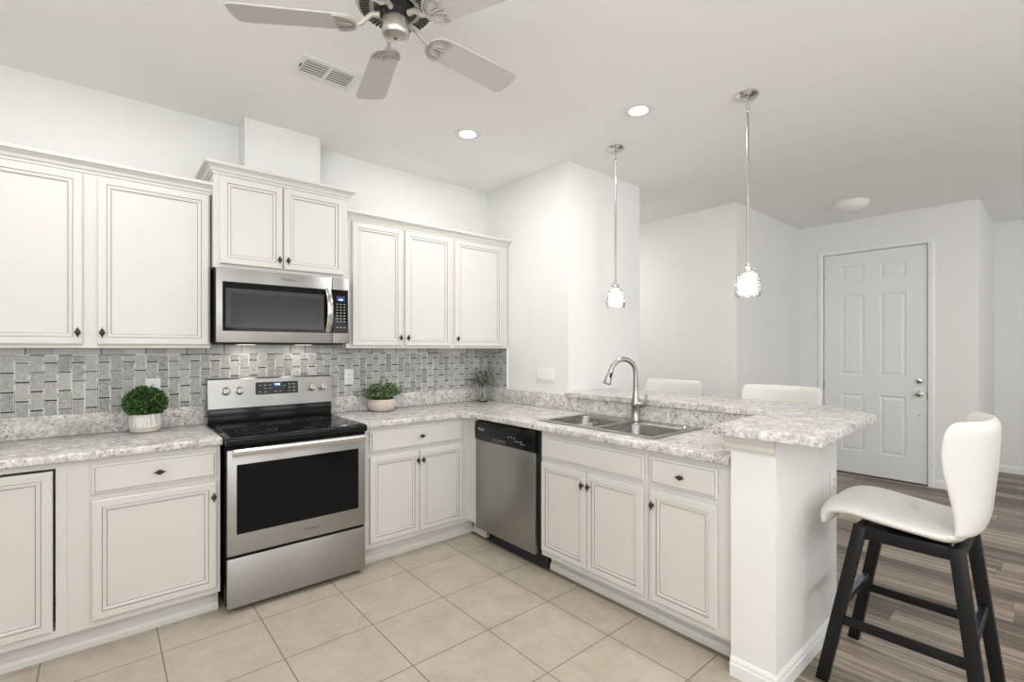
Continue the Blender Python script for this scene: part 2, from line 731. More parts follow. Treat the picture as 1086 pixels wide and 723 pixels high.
bm = new_bm()
box(bm, (-4.6, -7.0, FL - 0.06), (-0.60, 0.0, FL))
struct('floor', bm, M_TILE)
bm = new_bm()
box(bm, (-0.60, -7.0, FL - 0.06), (5.3, 2.6, FL))
struct('floor', bm, M_PLANK)
bm = new_bm()
box(bm, (-4.75, -7.15, CEIL), (5.4, 2.75, CEIL + 0.08))
struct('ceiling', bm, M_CEIL)
wall_box('wall_back', (-4.72, 0.0, FL), (0.0, T, CEIL))
wall_box('wall_kitchen_end', (0.0, -1.05, FL), (0.96, 2.6, CEIL))
wall_box('wall_hall_end', (0.96, 2.6, FL), (2.09, 2.6 + T, CEIL))
wall_box('wall_hall_side', (2.09, -1.42, FL), (3.80, 2.6, CEIL))


def wall_with_hole(name, axis, at, a0, a1, holes, thick):
    """wall along x ('x', at = y) or y ('y', at = x) with rectangular holes (b0,b1,z0,z1)"""
    bm = new_bm()

    def piece(b0, b1, z0, z1):
        if b1 - b0 < 1e-4 or z1 - z0 < 1e-4:
            return
        if axis == 'x':
            box(bm, (b0, min(at, at + thick), z0), (b1, max(at, at + thick), z1))
        else:
            box(bm, (min(at, at + thick), b0, z0), (max(at, at + thick), b1, z1))
    cur = a0
    for b0, b1, z0, z1 in sorted(holes):
        piece(cur, b0, FL, CEIL)
        piece(b0, b1, FL, z0)
        piece(b0, b1, z1, CEIL)
        cur = b1
    piece(cur, a1, FL, CEIL)
    return struct(name, bm, M_WALL)


DX = 3.80       # face of the entry wall
DY0, DY1, DZ = -2.645, -1.684, 2.508
wall_with_hole('wall_entry', 'y', DX, -3.03, -1.42, [(DY0, DY1, FL, DZ)], 0.14)
wall_box('wall_recess', (DX + 0.14, -3.03, FL), (5.22, -2.90, CEIL))
wall_box('wall_right', (5.22, -7.0, FL), (5.34, -2.90, CEIL))
wins = [(-4.0, -1.8, 0.95, 2.4), (-1.0, 1.2, 0.95, 2.4), (2.0, 4.2, 0.95, 2.4)]
wall_with_hole('wall_rear', 'x', -7.0, -4.72, 5.34, wins, -T)
wall_with_hole('wall_left', 'y', -4.6, -7.0, 0.0, [(-5.8, -3.4, 0.95, 2.4)], -T)


def win_frame(name, axis, at, b0, b1, z0, z1):
    bm = new_bm()

    def bar(p0, p1, q0, q1):
        if axis == 'x':
            box(bm, (p0, at - 0.09, q0), (p1, at - 0.04, q1), 0.004)
        else:
            box(bm, (at - 0.09, p0, q0), (at - 0.04, p1, q1), 0.004)
    w = 0.05
    bar(b0, b1, z0, z0 + w)
    bar(b0, b1, z1 - w, z1)
    bar(b0, b0 + w, z0, z1)
    bar(b1 - w, b1, z0, z1)
    bar((b0 + b1) / 2 - w / 2, (b0 + b1) / 2 + w / 2, z0, z1)
    struct(name, bm, M_TRIM)


for i, (b0, b1, z0, z1) in enumerate(wins):
    win_frame('window_%d' % (i + 1), 'x', -7.0, b0, b1, z0, z1)
win_frame('window_4', 'y', -4.6, -5.8, -3.4, 0.95, 2.4)

# half wall carrying the bar, and its wing wall closing the cabinet run
WX = -0.675     # kitchen face of the wing wall
WY0, WY1 = -2.838, -2.651
bm = new_bm()
prism(bm, [(0.0, -1.05), (0.0, WY1), (WX, WY1), (WX, WY0), (0.11, WY0), (0.11, -1.05)], FL, 1.02)
struct('wall_peninsula', bm, M_WALL, smooth=False)

BASE = [(0, FL), (0.014, FL), (0.014, FL + 0.052), (0.010, FL + 0.062), (0.010, FL + 0.071), (0.004, FL + 0.083), (0, FL + 0.085)]


def baseboard(name, path, prof=BASE):
    bm = new_bm()
    sweep(bm, path, prof)
    return struct(name, bm, M_TRIM, smooth=False)


baseboard('baseboard_peninsula', [(WX, WY1), (WX, WY0), (0.11, WY0), (0.11, -1.05)])
baseboard('baseboard_hall', [(DX, -1.42), (2.09, -1.42), (2.09, 2.6)][::-1])
baseboard('baseboard_kitchen_end', [(0.96, 2.6), (0.96, -1.05), (0.11, -1.05)][::-1])
baseboard('baseboard_entry', [(DX, -2.702), (DX, -3.03), (5.22, -3.03)])
baseboard('baseboard_right', [(5.22, -3.03), (5.22, -7.0)])
baseboard('baseboard_door', [(DX, -1.42), (DX, -1.627)])

# moulding under the bar on the wing wall's kitchen face
bm = new_bm()
sweep(bm, [(WX, -2.630), (WX, WY0)], [(0, 0.945), (0.006, 0.945), (0.008, 0.955), (0.016, 0.962), (0.020, 0.982), (0.032, 1.0), (0.034, 1.02), (0, 1.02)])
struct('trim_1', bm, M_CAB, smooth=False)

# door casing
bm = new_bm()
cas = [(0, 0), (0.012, 0), (0.018, 0.016), (0.018, 0.040), (0.012, 0.052), (0.010, 0.058), (0, 0.058)]


def casing_leg(y_in, sgn):
    pts = [(DX - o, y_in + sgn * w) for o, w in cas]
    t = bmesh.new()
    prism(bm, pts, FL, DZ)


casing_leg(DY0, -1)
casing_leg(DY1, 1)
lo = [bm.verts.new((DX - o, DY0 - 0.058, DZ + w)) for o, w in cas]
hi = [bm.verts.new((DX - o, DY1 + 0.058, DZ + w)) for o, w in cas]
for i in range(len(cas)):
    j = (i + 1) % len(cas)
    bm.faces.new((lo[i], lo[j], hi[j], hi[i]))
bm.faces.new(lo)
bm.faces.new(hi[::-1])
struct('trim_2', bm, M_TRIM, smooth=False)


def ring_front(bm, x0, z0, w, h, rings, M=None, mi_of=None):
    """nested rectangles [(inset, y, material of the band leading to the next)], closed at the centre"""
    vs = []
    for ins, y, mi in rings:
        q = [(x0 + ins, y, z0 + ins), (x0 + w - ins, y, z0 + ins), (x0 + w - ins, y, z0 + h - ins), (x0 + ins, y, z0 + h - ins)]
        vs.append([bm.verts.new(M @ Vector(p) if M else Vector(p)) for p in q])
    for (a, b, r) in zip(vs[:-1], vs[1:], rings[:-1]):
        for i in range(4):
            j = (i + 1) % 4
            bm.faces.new((a[i], a[j], b[j], b[i])).material_index = r[2]
    bm.faces.new(vs[-1]).material_index = rings[-1][2]


# six-panel entry door: local x runs along -Y, faces -X
DW_, DH_ = 0.945, 2.535
MD = Matrix.Translation((DX + 0.008, DY1 - 0.008, FL + 0.012)) @ Matrix.Rotation(R(-90), 4, 'Z')
bm = new_bm()
cols = [(0.174, 0.398), (0.542, 0.773)]
rows = [(0.255, 0.910), (1.128, 2.052), (2.215, 2.388)]
xs = [0] + [c for p in cols for c in p] + [DW_]
zs = [0] + [c for p in rows for c in p] + [DH_]
for i in range(len(xs) - 1):
    for j in range(len(zs) - 1):
        inside = i % 2 == 1 and j % 2 == 1
        if inside:
            ring_front(bm, xs[i], zs[j], xs[i + 1] - xs[i], zs[j + 1] - zs[j],
                       [(0, 0, 0), (0.012, 0.009, 0), (0.020, 0.009, 0), (0.045, 0.001, 0)], MD)
        else:
            q = [(xs[i], 0, zs[j]), (xs[i + 1], 0, zs[j]), (xs[i + 1], 0, zs[j + 1]), (xs[i], 0, zs[j + 1])]
            bm.faces.new([bm.verts.new(MD @ Vector(p)) for p in q])
bmesh.ops.remove_doubles(bm, verts=list(bm.verts), dist=1e-5)
box(bm, (0, 0.011, 0), (DW_, 0.045, DH_), M=MD)
for s in ((0, 0, 0, DH_), (DW_, 0, DW_, DH_)):
    bm.faces.new([bm.verts.new(MD @ Vector(p)) for p in ((s[0], 0, 0), (s[0], 0.02, 0), (s[0], 0.02, DH_), (s[0], 0, DH_))])
door1 = struct('door_1', bm, M_DOOR, smooth=False)


def knob_part(name, z, prof, label):
    bm = new_bm()
    M = MD @ Matrix.Translation((DW_ - 0.062, 0, z)) @ Matrix.Rotation(R(90), 4, 'X')
    lathe(bm, prof, 24, M)
    o = obj(name, bm, M_CHROME, door1)
    o['label'] = label
    return o


knob_part('door_knob', 0.950, [(0.0, 0.0), (0.030, 0.0), (0.032, 0.006), (0.014, 0.012), (0.013, 0.03), (0.026, 0.04), (0.029, 0.052), (0.022, 0.064), (0, 0.068)], 'round satin nickel door knob')
knob_part('deadbolt', 1.090, [(0.0, 0.0), (0.031, 0.0), (0.033, 0.008), (0.026, 0.018), (0.012, 0.021), (0, 0.022)], 'round satin nickel deadbolt')
for z in (0.25, 0.95, 1.60, 2.22):
    bm = new_bm()
    box(bm, (-0.010, -0.012, z), (0.004, 0.0, z + 0.10), 0.003, 1, M=MD)
    obj('hinge', bm, M_NICKEL, door1)
bm = new_bm()
box(bm, (DW_ - 0.002, -0.002, 0.90), (DW_ + 0.006, 0.02, 0.97), 0.001, 1, M=MD)
obj('strike_plate', bm, M_BRONZE, door1)
bm = new_bm()
lathe(bm, [(0, 0), (0.006, 0), (0.006, 0.003), (0, 0.003)], 12, MD @ Matrix.Translation((DW_ - 0.06, 0, 0.72)) @ Matrix.Rotation(R(90), 4, 'X'))
obj('bolt_hole', bm, M_SLOT, door1)
# sweep and sill below the door
bm = new_bm()
box(bm, (DX, DY0, FL), (DX + 0.14, DY1, FL + 0.010), 0.002, 1)
struct('trim_3', bm, M_BRONZE)
# duct chase above the range cabinet
CHX0, CHX1, CHY = -2.098, -1.632, -0.19
bm = new_bm()
box(bm, (CHX0, CHY, 2.44), (CHX1, -0.001, CEIL - 0.001))
for x in (CHX0, CHX1):
    sx = 1 if x == CHX0 else -1
    box(bm, (min(x - sx * 0.004, x + sx * 0.016), CHY - 0.005, 2.44), (max(x - sx * 0.004, x + sx * 0.016), CHY + 0.016, CEIL - 0.001), 0.002, 1)
tag(obj('duct_chase', bm, M_WALL, smooth=False), 'white boxed-in vent chase between tall cabinet top and ceiling', 'duct cover')

# ------------------------------------------------------------------ cabinets
# every cabinet is built with its front on local y = 0 facing -y, origin at its left front bottom corner
DOOR_R = [(0, 0, 0), (0, -0.013, 0), (0.003, -0.018, 0), (0.008, -0.020, 0), (0.0375, -0.020, 1), (0.0400, -0.0165, 0),
          (0.047, -0.0175, 0), (0.0555, -0.0145, 1), (0.0580, -0.0115, 0), (0.062, -0.0095, 0)]
DRAW_R = [(0, 0, 0), (0, -0.011, 0), (0.004, -0.0135, 0), (0.011, -0.0145, 1), (0.0128, -0.0165, 0), (0.017, -0.0195, 0), (0.019, -0.020, 0)]


def front(name, x0, z0, w, h, rings, parent, y=-0.0004):
    bm = new_bm()
    M = Matrix.Translation((x0, y, z0))
    ring_front(bm, 0, 0, w, h, rings, M)
    return obj(name, bm, [M_CAB, M_GLAZE], parent, smooth=False)


def handle(x, z, parent, y=-0.0204, horizontal=False, name='knob'):
    """small aged-bronze spindle knob: lozenge with ball centre and pointed ends"""
    bm = new_bm()
    M = Matrix.Translation((x, y, z))
    if horizontal:
        M = M @ Matrix.Rotation(R(90), 4, 'Y')
    lathe(bm, [(0, 0.0), (0.008, 0.0), (0.006, 0.004), (0.004, 0.008), (0.004, 0.016)], 12, M @ Matrix.Rotation(R(90), 4, 'X'))
    S = M @ Matrix.Translation((0, -0.019, 0)) @ Matrix.Diagonal((1, 0.62, 1, 1))
    lathe(bm, [(0, -0.026), (0.0028, -0.025), (0.0022, -0.021), (0.006, -0.013), (0.0098, -0.009), (0.0088, -0.0065), (0.0128, -0.003), (0.0135, 0), (0.0128, 0.003),
               (0.0088, 0.0065), (0.0098, 0.009), (0.0068, 0.014), (0.0022, 0.021), (0.0028, 0.025), (0, 0.026)], 14, S)
    o = obj(name, bm, M_BRONZE, parent)
    return o


ZF0, ZF1 = 0.073, 0.8745     # face of the base units


def base_cabinet(name, label, loc, rotz, w, fronts, depth=0.585, cat='cabinet', inset=None, group=None, hollow=False, toe_extra=0.0, toe=0.066):
    t = thing(name, label, cat, loc, rotz, group)
    bm = new_bm()
    if inset:
        x0, x1, z0, z1 = inset
        box(bm, (0, 0.34, ZF0), (w, depth, ZF1))
        for lo, hi in (((0, 0, ZF0), (x0, 0.34, ZF1)), ((x1, 0, ZF0), (w, 0.34, ZF1)), ((x0, 0, ZF0), (x1, 0.34, z0)), ((x0, 0, z1), (x1, 0.34, ZF1))):
            if hi[0] - lo[0] > 1e-3:
                box(bm, lo, hi)
    elif hollow:
        for lo, hi in (((0, 0, ZF0), (w, 0.02, ZF1)), ((0, 0.02, ZF0), (0.018, depth, ZF1)), ((w - 0.018, 0.02, ZF0), (w, depth, ZF1)),
                       ((0.018, 0.02, ZF0), (w - 0.018, depth, ZF0 + 0.018)), ((0.018, depth - 0.012, ZF0 + 0.018), (w - 0.018, depth, ZF1))):
            box(bm, lo, hi)
    else:
        box(bm, (0, 0, ZF0), (w, depth, ZF1))
    obj('carcass', bm, M_CAB, t, smooth=False)
    bm = new_bm()
    box(bm, (0, toe, FL), (w + toe_extra, toe + 0.015, ZF0))
    sweep(bm, [(0, toe), (w + toe_extra, toe)], [(0, FL), (0.013, FL), (0.013, FL + 0.024), (0.005, FL + 0.040), (0, FL + 0.042)])
    obj('toe_kick', bm, M_CAB, t, smooth=False)
    for f in fronts:
        kind, x0, z0, x1, z1 = f[:5]
        o = front(kind if kind != 'false_front' else 'false_front', x0, z0, x1 - x0, z1 - z0, DOOR_R if kind == 'door' else DRAW_R, t,
                  y=f[8] if len(f) > 8 else -0.0004)
        if len(f) > 5 and f[5] is not None:
            handle(f[5], f[6], o, horizontal=(f[7] if len(f) > 7 else False), y=-0.0204 + ((f[8] + 0.0004) if len(f) > 8 else 0))
    return t


YB = -0.61     # face plane of the back run
XP = -0.64     # face plane of the peninsula run
# corner unit at the far left, one tall door in a dark reveal
base_cabinet('base_cabinet', 'cream base cabinet at the left frame edge with tall door in a dark gap', (-3.52, YB, 0), 0, 0.6015,
             [('door', 0.06, 0.106, 0.553, 0.838, None, None, False, 0.004)], inset=(0.05, 0.562, 0.105, 0.848))
# left of the range
x0 = -2.918
base_cabinet('base_cabinet', 'cream base cabinet with one drawer over one door, left of the range', (x0, YB, 0), 0, 0.612,
             [('drawer', -2.835 - x0, 0.703, -2.323 - x0, 0.845, -2.575 - x0, 0.775, True),
              ('door', -2.835 - x0, 0.105, -2.323 - x0, 0.678, -2.340 - x0, 0.600)])
# right of the range
x0 = -1.493
base_cabinet('base_cabinet', 'cream base cabinet with drawer over two doors, between range and corner', (x0, YB, 0), 0, -0.6405 - x0,
             [('drawer', -1.453 - x0, 0.703, -0.708 - x0, 0.849, -1.072 - x0, 0.780, True),
              ('door', -1.453 - x0, 0.105, -1.084 - x0, 0.678, -1.103 - x0, 0.610),
              ('door', -1.080 - x0, 0.105, -0.711 - x0, 0.678, -1.061 - x0, 0.610)], toe_extra=0.078)
# corner filler strip next to the dishwasher
t = thing('filler_panel', 'narrow cream filler strip in the inside corner left of the dishwasher', 'panel', (XP, YB, 0), R(-90))
bm = new_bm()
box(bm, (0, 0, ZF0), (0.107, 0.10, ZF1))
box(bm, (-0.06, 0.001, ZF0), (0, 0.10, ZF1))
obj('strip', bm, M_CAB, t, smooth=False)
bm = new_bm()
box(bm, (-0.064, 0.086, FL), (0.118, 0.101, ZF0))
sweep(bm, [(-0.050, 0.086), (0.118, 0.086)], [(0, FL), (0.013, FL), (0.013, FL + 0.024), (0.005, FL + 0.040), (0, FL + 0.042)])
obj('toe_kick', bm, M_CAB, t, smooth=False)
# sink base
y0 = -1.412
base_cabinet('sink_base_cabinet', 'cream base cabinet with two doors under a blank drawer panel, below the sink', (XP, y0, 0), R(-90), 0.790,
             [('false_front', 0.010, 0.700, 0.771, 0.842),
              ('door', 0.010, 0.108, 0.383, 0.676, 0.362, 0.598),
              ('door', 0.388, 0.108, 0.771, 0.676, 0.409, 0.598)], depth=0.632, hollow=True, toe=0.086)
y0 = -2.204
base_cabinet('base_cabinet', 'cream base cabinet with drawer over one door, beside the white wing wall', (XP, y0, 0), R(-90), 0.438,
             [('drawer', 0.020, 0.703, 0.374, 0.842, 0.197, 0.772, True),
              ('door', 0.020, 0.108, 0.374, 0.676, 0.040, 0.600)], depth=0.632, toe=0.086)

CROWN = [(0, 0.0), (0.006, 0.0), (0.008, 0.010), (0.016, 0.016), (0.022, 0.030), (0.036, 0.044), (0.046, 0.048), (0.048, 0.064), (0, 0.064)]


def wall_cabinet(label, x0, x1, yf, z0, z1, doors, crown_path, crown_z):
    t = thing('wall_cabinet', label, 'cabinet', (x0, yf, z0), 0)
    bm = new_bm()
    box(bm, (0, 0, 0), (x1 - x0, -yf - 0.0105, z1 - z0), 0.0015, 1)
    obj('carcass', bm, M_CAB, t, smooth=False)
    bm = new_bm()
    sweep(bm, [(px - x0, py - yf) for px, py in crown_path], [(o, z + crown_z - z0) for o, z in CROWN])
    obj('crown_moulding', bm, M_CAB, t, smooth=False)
    for (a, b, c, d, hx, hz) in doors:
        o = front('door', a - x0, c - z0, b - a, d - c, DOOR_R, t)
        handle(hx - x0, hz - z0, o)
    return t


wall_cabinet('white two-door wall cabinet left of the microwave', -3.42, -2.308, -0.31, 1.40, 2.325,
             [(-3.375, -2.871, 1.418, 2.300, -2.891, 1.480), (-2.816, -2.316, 1.418, 2.300, -2.796, 1.480)],
             [(-3.42, -0.31), (-2.308, -0.31), (-2.308, -0.011)], 2.308)
wall_cabinet('tall-set white two-door wall cabinet directly above the microwave', -2.300, -1.499, -0.36, 1.876, 2.445,
             [(-2.268, -1.924, 1.900, 2.418, -1.946, 1.955), (-1.916, -1.532, 1.900, 2.418, -1.895, 1.955)],
             [(-2.300, -0.011), (-2.300, -0.36), (-1.499, -0.36), (-1.499, -0.011)], 2.428)
wall_cabinet('white two-door wall cabinet right of the microwave', -1.489, -0.600, -0.31, 1.40, 2.325,
             [(-1.450, -1.061, 1.418, 2.300, -1.080, 1.480), (-1.037, -0.622, 1.418, 2.300, -1.018, 1.480)],
             [(-1.489, -0.011), (-1.489, -0.31), (-0.600, -0.31)], 2.308)
wall_cabinet('white single-door wall cabinet against the right corner wall', -0.5995, -0.010, -0.31, 1.40, 2.325,
             [(-0.582, -0.079, 1.418, 2.300, -0.562, 1.480)],
             [(-0.5995, -0.31), (-0.010, -0.31)], 2.308)

# ------------------------------------------------------------------ worktops, bar, tiles
ZC = 0.915


def slab_cells(bm, xs, ys, keep, z0, z1, bev):
    """slab from plan cells; the upper rim of every outer edge is rounded"""
    t = bmesh.new()
    vt = {}

    def v(i, j):
        if (i, j) not in vt:
            vt[(i, j)] = t.verts.new((xs[i], ys[j], z1))
        return vt[(i, j)]
    for i in range(len(xs) - 1):
        for j in range(len(ys) - 1):
            if keep(i, j):
                t.faces.new((v(i, j), v(i + 1, j), v(i + 1, j + 1), v(i, j + 1)))
    r = bmesh.ops.extrude_face_region(t, geom=list(t.faces))
    for e in r['geom']:
        if isinstance(e, bmesh.types.BMVert):
            e.co.z = z0
    bmesh.ops.recalc_face_normals(t, faces=list(t.faces))
    es = [e for e in t.edges if len(e.link_faces) == 2 and abs(e.calc_face_angle(0) - PI / 2) < 0.1 and abs(e.verts[0].co.z - e.verts[1].co.z) < 1e-6]
    bmesh.ops.bevel(t, geom=es, offset=bev, segments=3, affect='EDGES', profile=0.5)
    t.verts.index_update()
    merge(bm, t)


t = thing('worktop', 'grey-white speckled stone worktop left of the range', 'countertop', (-2.9, -0.3, 0.875))
T0 = Matrix.Translation((2.9, 0.3, -0.875))


def shift(bm, M):
    bmesh.ops.transform(bm, matrix=M, verts=list(bm.verts))
    return bm


bm = new_bm()
box(bm, (-3.55, -0.648, 0.8755), (-2.2975, -0.0005, ZC), 0.009, 3)
obj('slab', shift(bm, T0), M_GRAN, t)
bm = new_bm()
box(bm, (-3.55, -0.020, ZC), (-2.2975, -0.0005, 1.034), 0.004, 2)
obj('upstand', shift(bm, T0), M_GRAN, t)

SKX0, SKX1, SKY0, SKY1 = -0.572, -0.050, -2.195, -1.312    # sink rim
t = thing('worktop', 'L-shaped speckled stone worktop holding the sink', 'countertop', (-0.5, -0.5, 0.875))
T1 = Matrix.Translation((0.5, 0.5, -0.875))
bm = new_bm()
xs = [-1.4985, -0.685, SKX0 + 0.02, SKX1 - 0.02, -0.0005]
ys = [-2.642, SKY0 + 0.02, SKY1 - 0.02, -0.648, -0.0005]
slab_cells(bm, xs, ys, lambda i, j: (j == 3) or (i >= 1 and not (i == 2 and j == 1)), 0.8755, ZC, 0.009)
prism(bm, [(-0.686, -0.640), (-0.740, -0.6475), (-0.686, -0.70)], 0.8765, ZC - 0.0005)
obj('slab', shift(bm, T1), M_GRAN, t)
bm = new_bm()
box(bm, (-1.4985, -0.020, ZC), (-0.021, -0.0005, 1.034), 0.004, 2)
box(bm, (-0.020, -1.062, ZC), (-0.0005, -0.0005, 1.034), 0.004, 2)
box(bm, (-0.020, -2.520, ZC), (-0.0005, -1.060, 1.0185), 0.002, 1)
obj('upstand', shift(bm, T1), M_GRAN, t)

bm = new_bm()
prism(bm, [(-0.045, -1.051), (-0.030, -2.580), (-0.765, -2.605), (-0.735, -3.025), (0.20, -2.990), (0.47, -2.735), (0.52, -1.051)], 1.0205, 1.060, bev=0.004)
o = tag(obj('bar_counter', bm, M_GRAN), 'raised speckled stone bar top on the half wall, wide at its near end', 'countertop')

t = thing('tile_backsplash', 'grey marble mosaic backsplash with dark accent slips between worktop and wall cabinets', 'backsplash', (-1.5, -0.003, 1.0))
TB = Matrix.Translation((1.5, 0.003, -1.0))
bm = new_bm()
box(bm, (-3.6, -0.010, 1.0345), (-2.297, -0.0005, 1.3995))
box(bm, (-2.297, -0.010, 0.86), (-1.499, -0.0005, 1.44))
box(bm, (-1.499, -0.010, 1.0345), (-0.0005, -0.0005, 1.3995))
obj('back_field', shift(bm, TB), M_MOSAIC, t, smooth=False)
bm = new_bm()
box(bm, (-0.010, -0.305, 1.0345), (-0.0005, -0.0105, 1.40))
obj('side_field', shift(bm, TB), M_MOSAIC, t, smooth=False)
bm = new_bm()
box(bm, (-0.011, -0.311, 1.0345), (-0.0005, -0.3052, 1.40))
o = obj('edge_trim', shift(bm, TB), M_TRIM, t, smooth=False)
o['label'] = 'white edge strip'

# ------------------------------------------------------------------ range
t = thing('range', 'stainless steel electric range with black glass top between the base cabinets', 'stove', (-1.899, -0.35, 0))
L = Matrix.Translation((1.899, 0.35, 0))
RX0, RX1 = -2.289, -1.506
rng = t


def P(name, bm, m, parent=None, **k):
    return obj(name, shift(bm, L), m, parent or rng, **k)


bm = new_bm()
box(bm, (RX0, -0.655, -0.005), (RX1, -0.02, 0.868), 0.003, 1)
P('body', bm, M_BLACK)
bm = new_bm()
box(bm, (RX0 - 0.004, -0.700, 0.868), (RX1 + 0.004, -0.085, 0.912), 0.010, 3, mi=0)
box(bm, (RX0 + 0.024, -0.665, 0.909), (RX1 - 0.024, -0.11, 0.9155), 0.002, 1, mi=1)
ct = P('cooktop', bm, [M_BLACK, M_BLACKG])
for (cx, cy, r) in ((-2.10, -0.50, 0.11), (-1.70, -0.50, 0.085), (-2.10, -0.24, 0.085), (-1.70, -0.24, 0.11)):
    bm = new_bm()
    for rr in (r, r * 0.62):
        lathe(bm, [(rr - 0.002, 0.9157), (rr + 0.001, 0.9157), (rr + 0.001, 0.9160), (rr - 0.002, 0.9160)], 40, Matrix.Translation((cx, cy, 0)), closed=True)
    P('burner_ring', bm, mat('burner_print', (0.035, 0.035, 0.035), 0.3) if 'burner_print' not in bpy.data.materials else bpy.data.materials['burner_print'], ct)
# backguard: black riser and tilted stainless control panel
bm = new_bm()
box(bm, (RX0 + 0.004, -0.085, 0.868), (RX1 - 0.004, -0.022, 1.030), 0.006, 2)
P('riser', bm, M_BLACK)
bm = new_bm()
prism(bm, [(-0.096, 1.012), (-0.080, 1.196), (-0.070, 1.204), (-0.022, 1.204), (-0.022, 1.012)], RX0, RX1, M=Matrix(((0, 0, 1, 0), (1, 0, 0, 0), (0, 1, 0, 0), (0, 0, 0, 1))), bev=0.003, seg=2)
cp = P('control_panel', bm, M_SS)
tilt = math.atan2(0.016, 0.184)


def on_panel(x, z):
    y = -0.096 + 0.016 * (z - 1.012) / 0.184
    return Matrix.Translation((x, y, z)) @ Matrix.Rotation(-tilt, 4, 'X')


bm = new_bm()
box(bm, (-0.135, -0.003, -0.041), (0.135, 0.002, 0.041), 0.002, 1, M=on_panel(-1.880, 1.130))
dp = P('display', bm, M_BLACKG, cp)
bm = new_bm()
box(bm, (-0.028, -0.0036, 0.010), (0.026, -0.0030, 0.036), M=on_panel(-1.880, 1.130))
P('clock_screen', bm, M_LED_BLUE, cp)
text_mesh('clock_digits', '9:08', 0.019, M_LED_WHITE, cp, L @ on_panel(-1.881, 1.153) @ Matrix.Translation((0, -0.0040, 0)) @ FACE, 0.0002)
bm = new_bm()
for (ux, uz) in ((-.108, .020), (-.076, .020), (-.076, -.002), (-.045, .020), (-.045, -.002), (-.108, -.024), (-.076, -.026), (-.014, -.024), (.018, -.024), (.045, .014), (.076, .022), (.106, .022), (.076, 0), (.106, 0), (.076, -.024), (.106, -.024)):
    box(bm, (ux - 0.008, -0.0034, uz - 0.0022), (ux + 0.008, -0.0030, uz + 0.0022), M=on_panel(-1.880, 1.130))
P('printed_legend', bm, M_MARK, cp)
for kx in (-2.190, -2.110, -1.650, -1.572):
    bm = new_bm()
    M = on_panel(kx, 1.122) @ Matrix.Rotation(R(90), 4, 'X')
    lathe(bm, [(0, 0.0), (0.026, 0.0), (0.027, 0.004), (0.0215, 0.006), (0.0205, 0.024), (0.018, 0.027), (0, 0.027)], 28, M)
    box(bm, (-0.006, -0.0215, 0.024), (0.006, 0.0215, 0.036), 0.003, 2, M=M)
    k = P('knob', bm, M_NICKEL, cp)
    bm = new_bm()
    box(bm, (-0.0012, 0.004, 0.0355), (0.0012, 0.020, 0.0365), M=M)
    obj('pointer_mark', shift(bm, L), M_LETTER, cp)
# oven door with window and bar handle
bm = new_bm()
box(bm, (RX0 + 0.004, -0.684, 0.272), (RX1 - 0.004, -0.657, 0.846), 0.005, 2)
od = P('oven_door', bm, M_SS)
bm = new_bm()
box(bm, (RX0 + 0.006, -0.682, 0.8462), (RX1 - 0.006, -0.657, 0.866), 0.003, 1)
P('door_vent_strip', bm, M_BLACK, od)
bm = new_bm()
box(bm, (-2.240, -0.6865, 0.385), (-1.556, -0.680, 0.764), 0.002, 1)
P('oven_window', bm, M_BLACKG, od)
bm = new_bm()
prism(bm, [(-0.733, 0.818), (-0.737, 0.824), (-0.737, 0.850), (-0.733, 0.857), (-0.722, 0.859), (-0.716, 0.852), (-0.716, 0.822), (-0.722, 0.816)], RX0 + 0.022, RX1 - 0.022, M=Matrix(((0, 0, 1, 0), (1, 0, 0, 0), (0, 1, 0, 0), (0, 0, 0, 1))), bev=0.002, seg=1)
for x in (RX0 + 0.06, RX1 - 0.06):
    box(bm, (x - 0.014, -0.718, 0.826), (x + 0.014, -0.682, 0.848), 0.003, 1)
P('handle', bm, M_CHROME, od)
text_mesh('lettering', 'Whirlpool', 0.021, M_LETTER, od, L @ Matrix.Translation((-1.845, -0.6848, 0.328)) @ FACE)
bm = new_bm()
box(bm, (RX0 + 0.004, -0.684, -0.012), (RX1 - 0.004, -0.657, 0.258), 0.005, 2)
P('drawer', bm, M_SS)
for x in (RX0 + 0.05, RX1 - 0.05):
    for y in (-0.60, -0.08):
        bm = new_bm()
        lathe(bm, [(0, 0), (0.018, 0), (0.018, 0.006), (0.010, 0.010), (0.010, 0.040), (0, 0.040)], 12, Matrix.Translation((x, y, FL)))
        P('foot', bm, M_MATTEB)

# ------------------------------------------------------------------ microwave
t = thing('microwave', 'stainless over-the-range microwave with black window and curved handle', 'microwave', (-1.898, -0.2, 1.425))
L = Matrix.Translation((1.898, 0.2, -1.425))
rng = t
MX0, MX1 = -2.293, -1.504
bm = new_bm()
box(bm, (MX0 + 0.002, -0.385, 1.432), (MX1 - 0.002, -0.0125, 1.872), 0.003, 1)
P('body', bm, M_MATTEB)
bm = new_bm()
box(bm, (MX0 + 0.03, -0.36, 1.424), (MX1 - 0.03, -0.05, 1.4325), 0.003, 1)
bt = P('vent_base', bm, M_MATTEB)
for x in (-2.08, -1.72):
    bm = new_bm()
    box(bm, (x - 0.05, -0.16, 1.4215), (x + 0.05, -0.09, 1.4242), 0.001, 1)
    P('hood_lamp', bm, M_HOOD, bt)
    area_light('hood_light', (x, -0.125, 1.419), (0, 0, 0), 0.09, 0.06, 0.28, (1, 0.94, 0.85))
bm = new_bm()
box(bm, (MX0, -0.412, 1.434), (-1.6235, -0.386, 1.872), 0.004, 2)
md = P('door', bm, M_SS)
bm = new_bm()
box(bm, (-2.262, -0.4145, 1.502), (-1.6240, -0.409, 1.792), 0.002, 1)
P('door_glass', bm, M_BLACKG, md)
bm = new_bm()
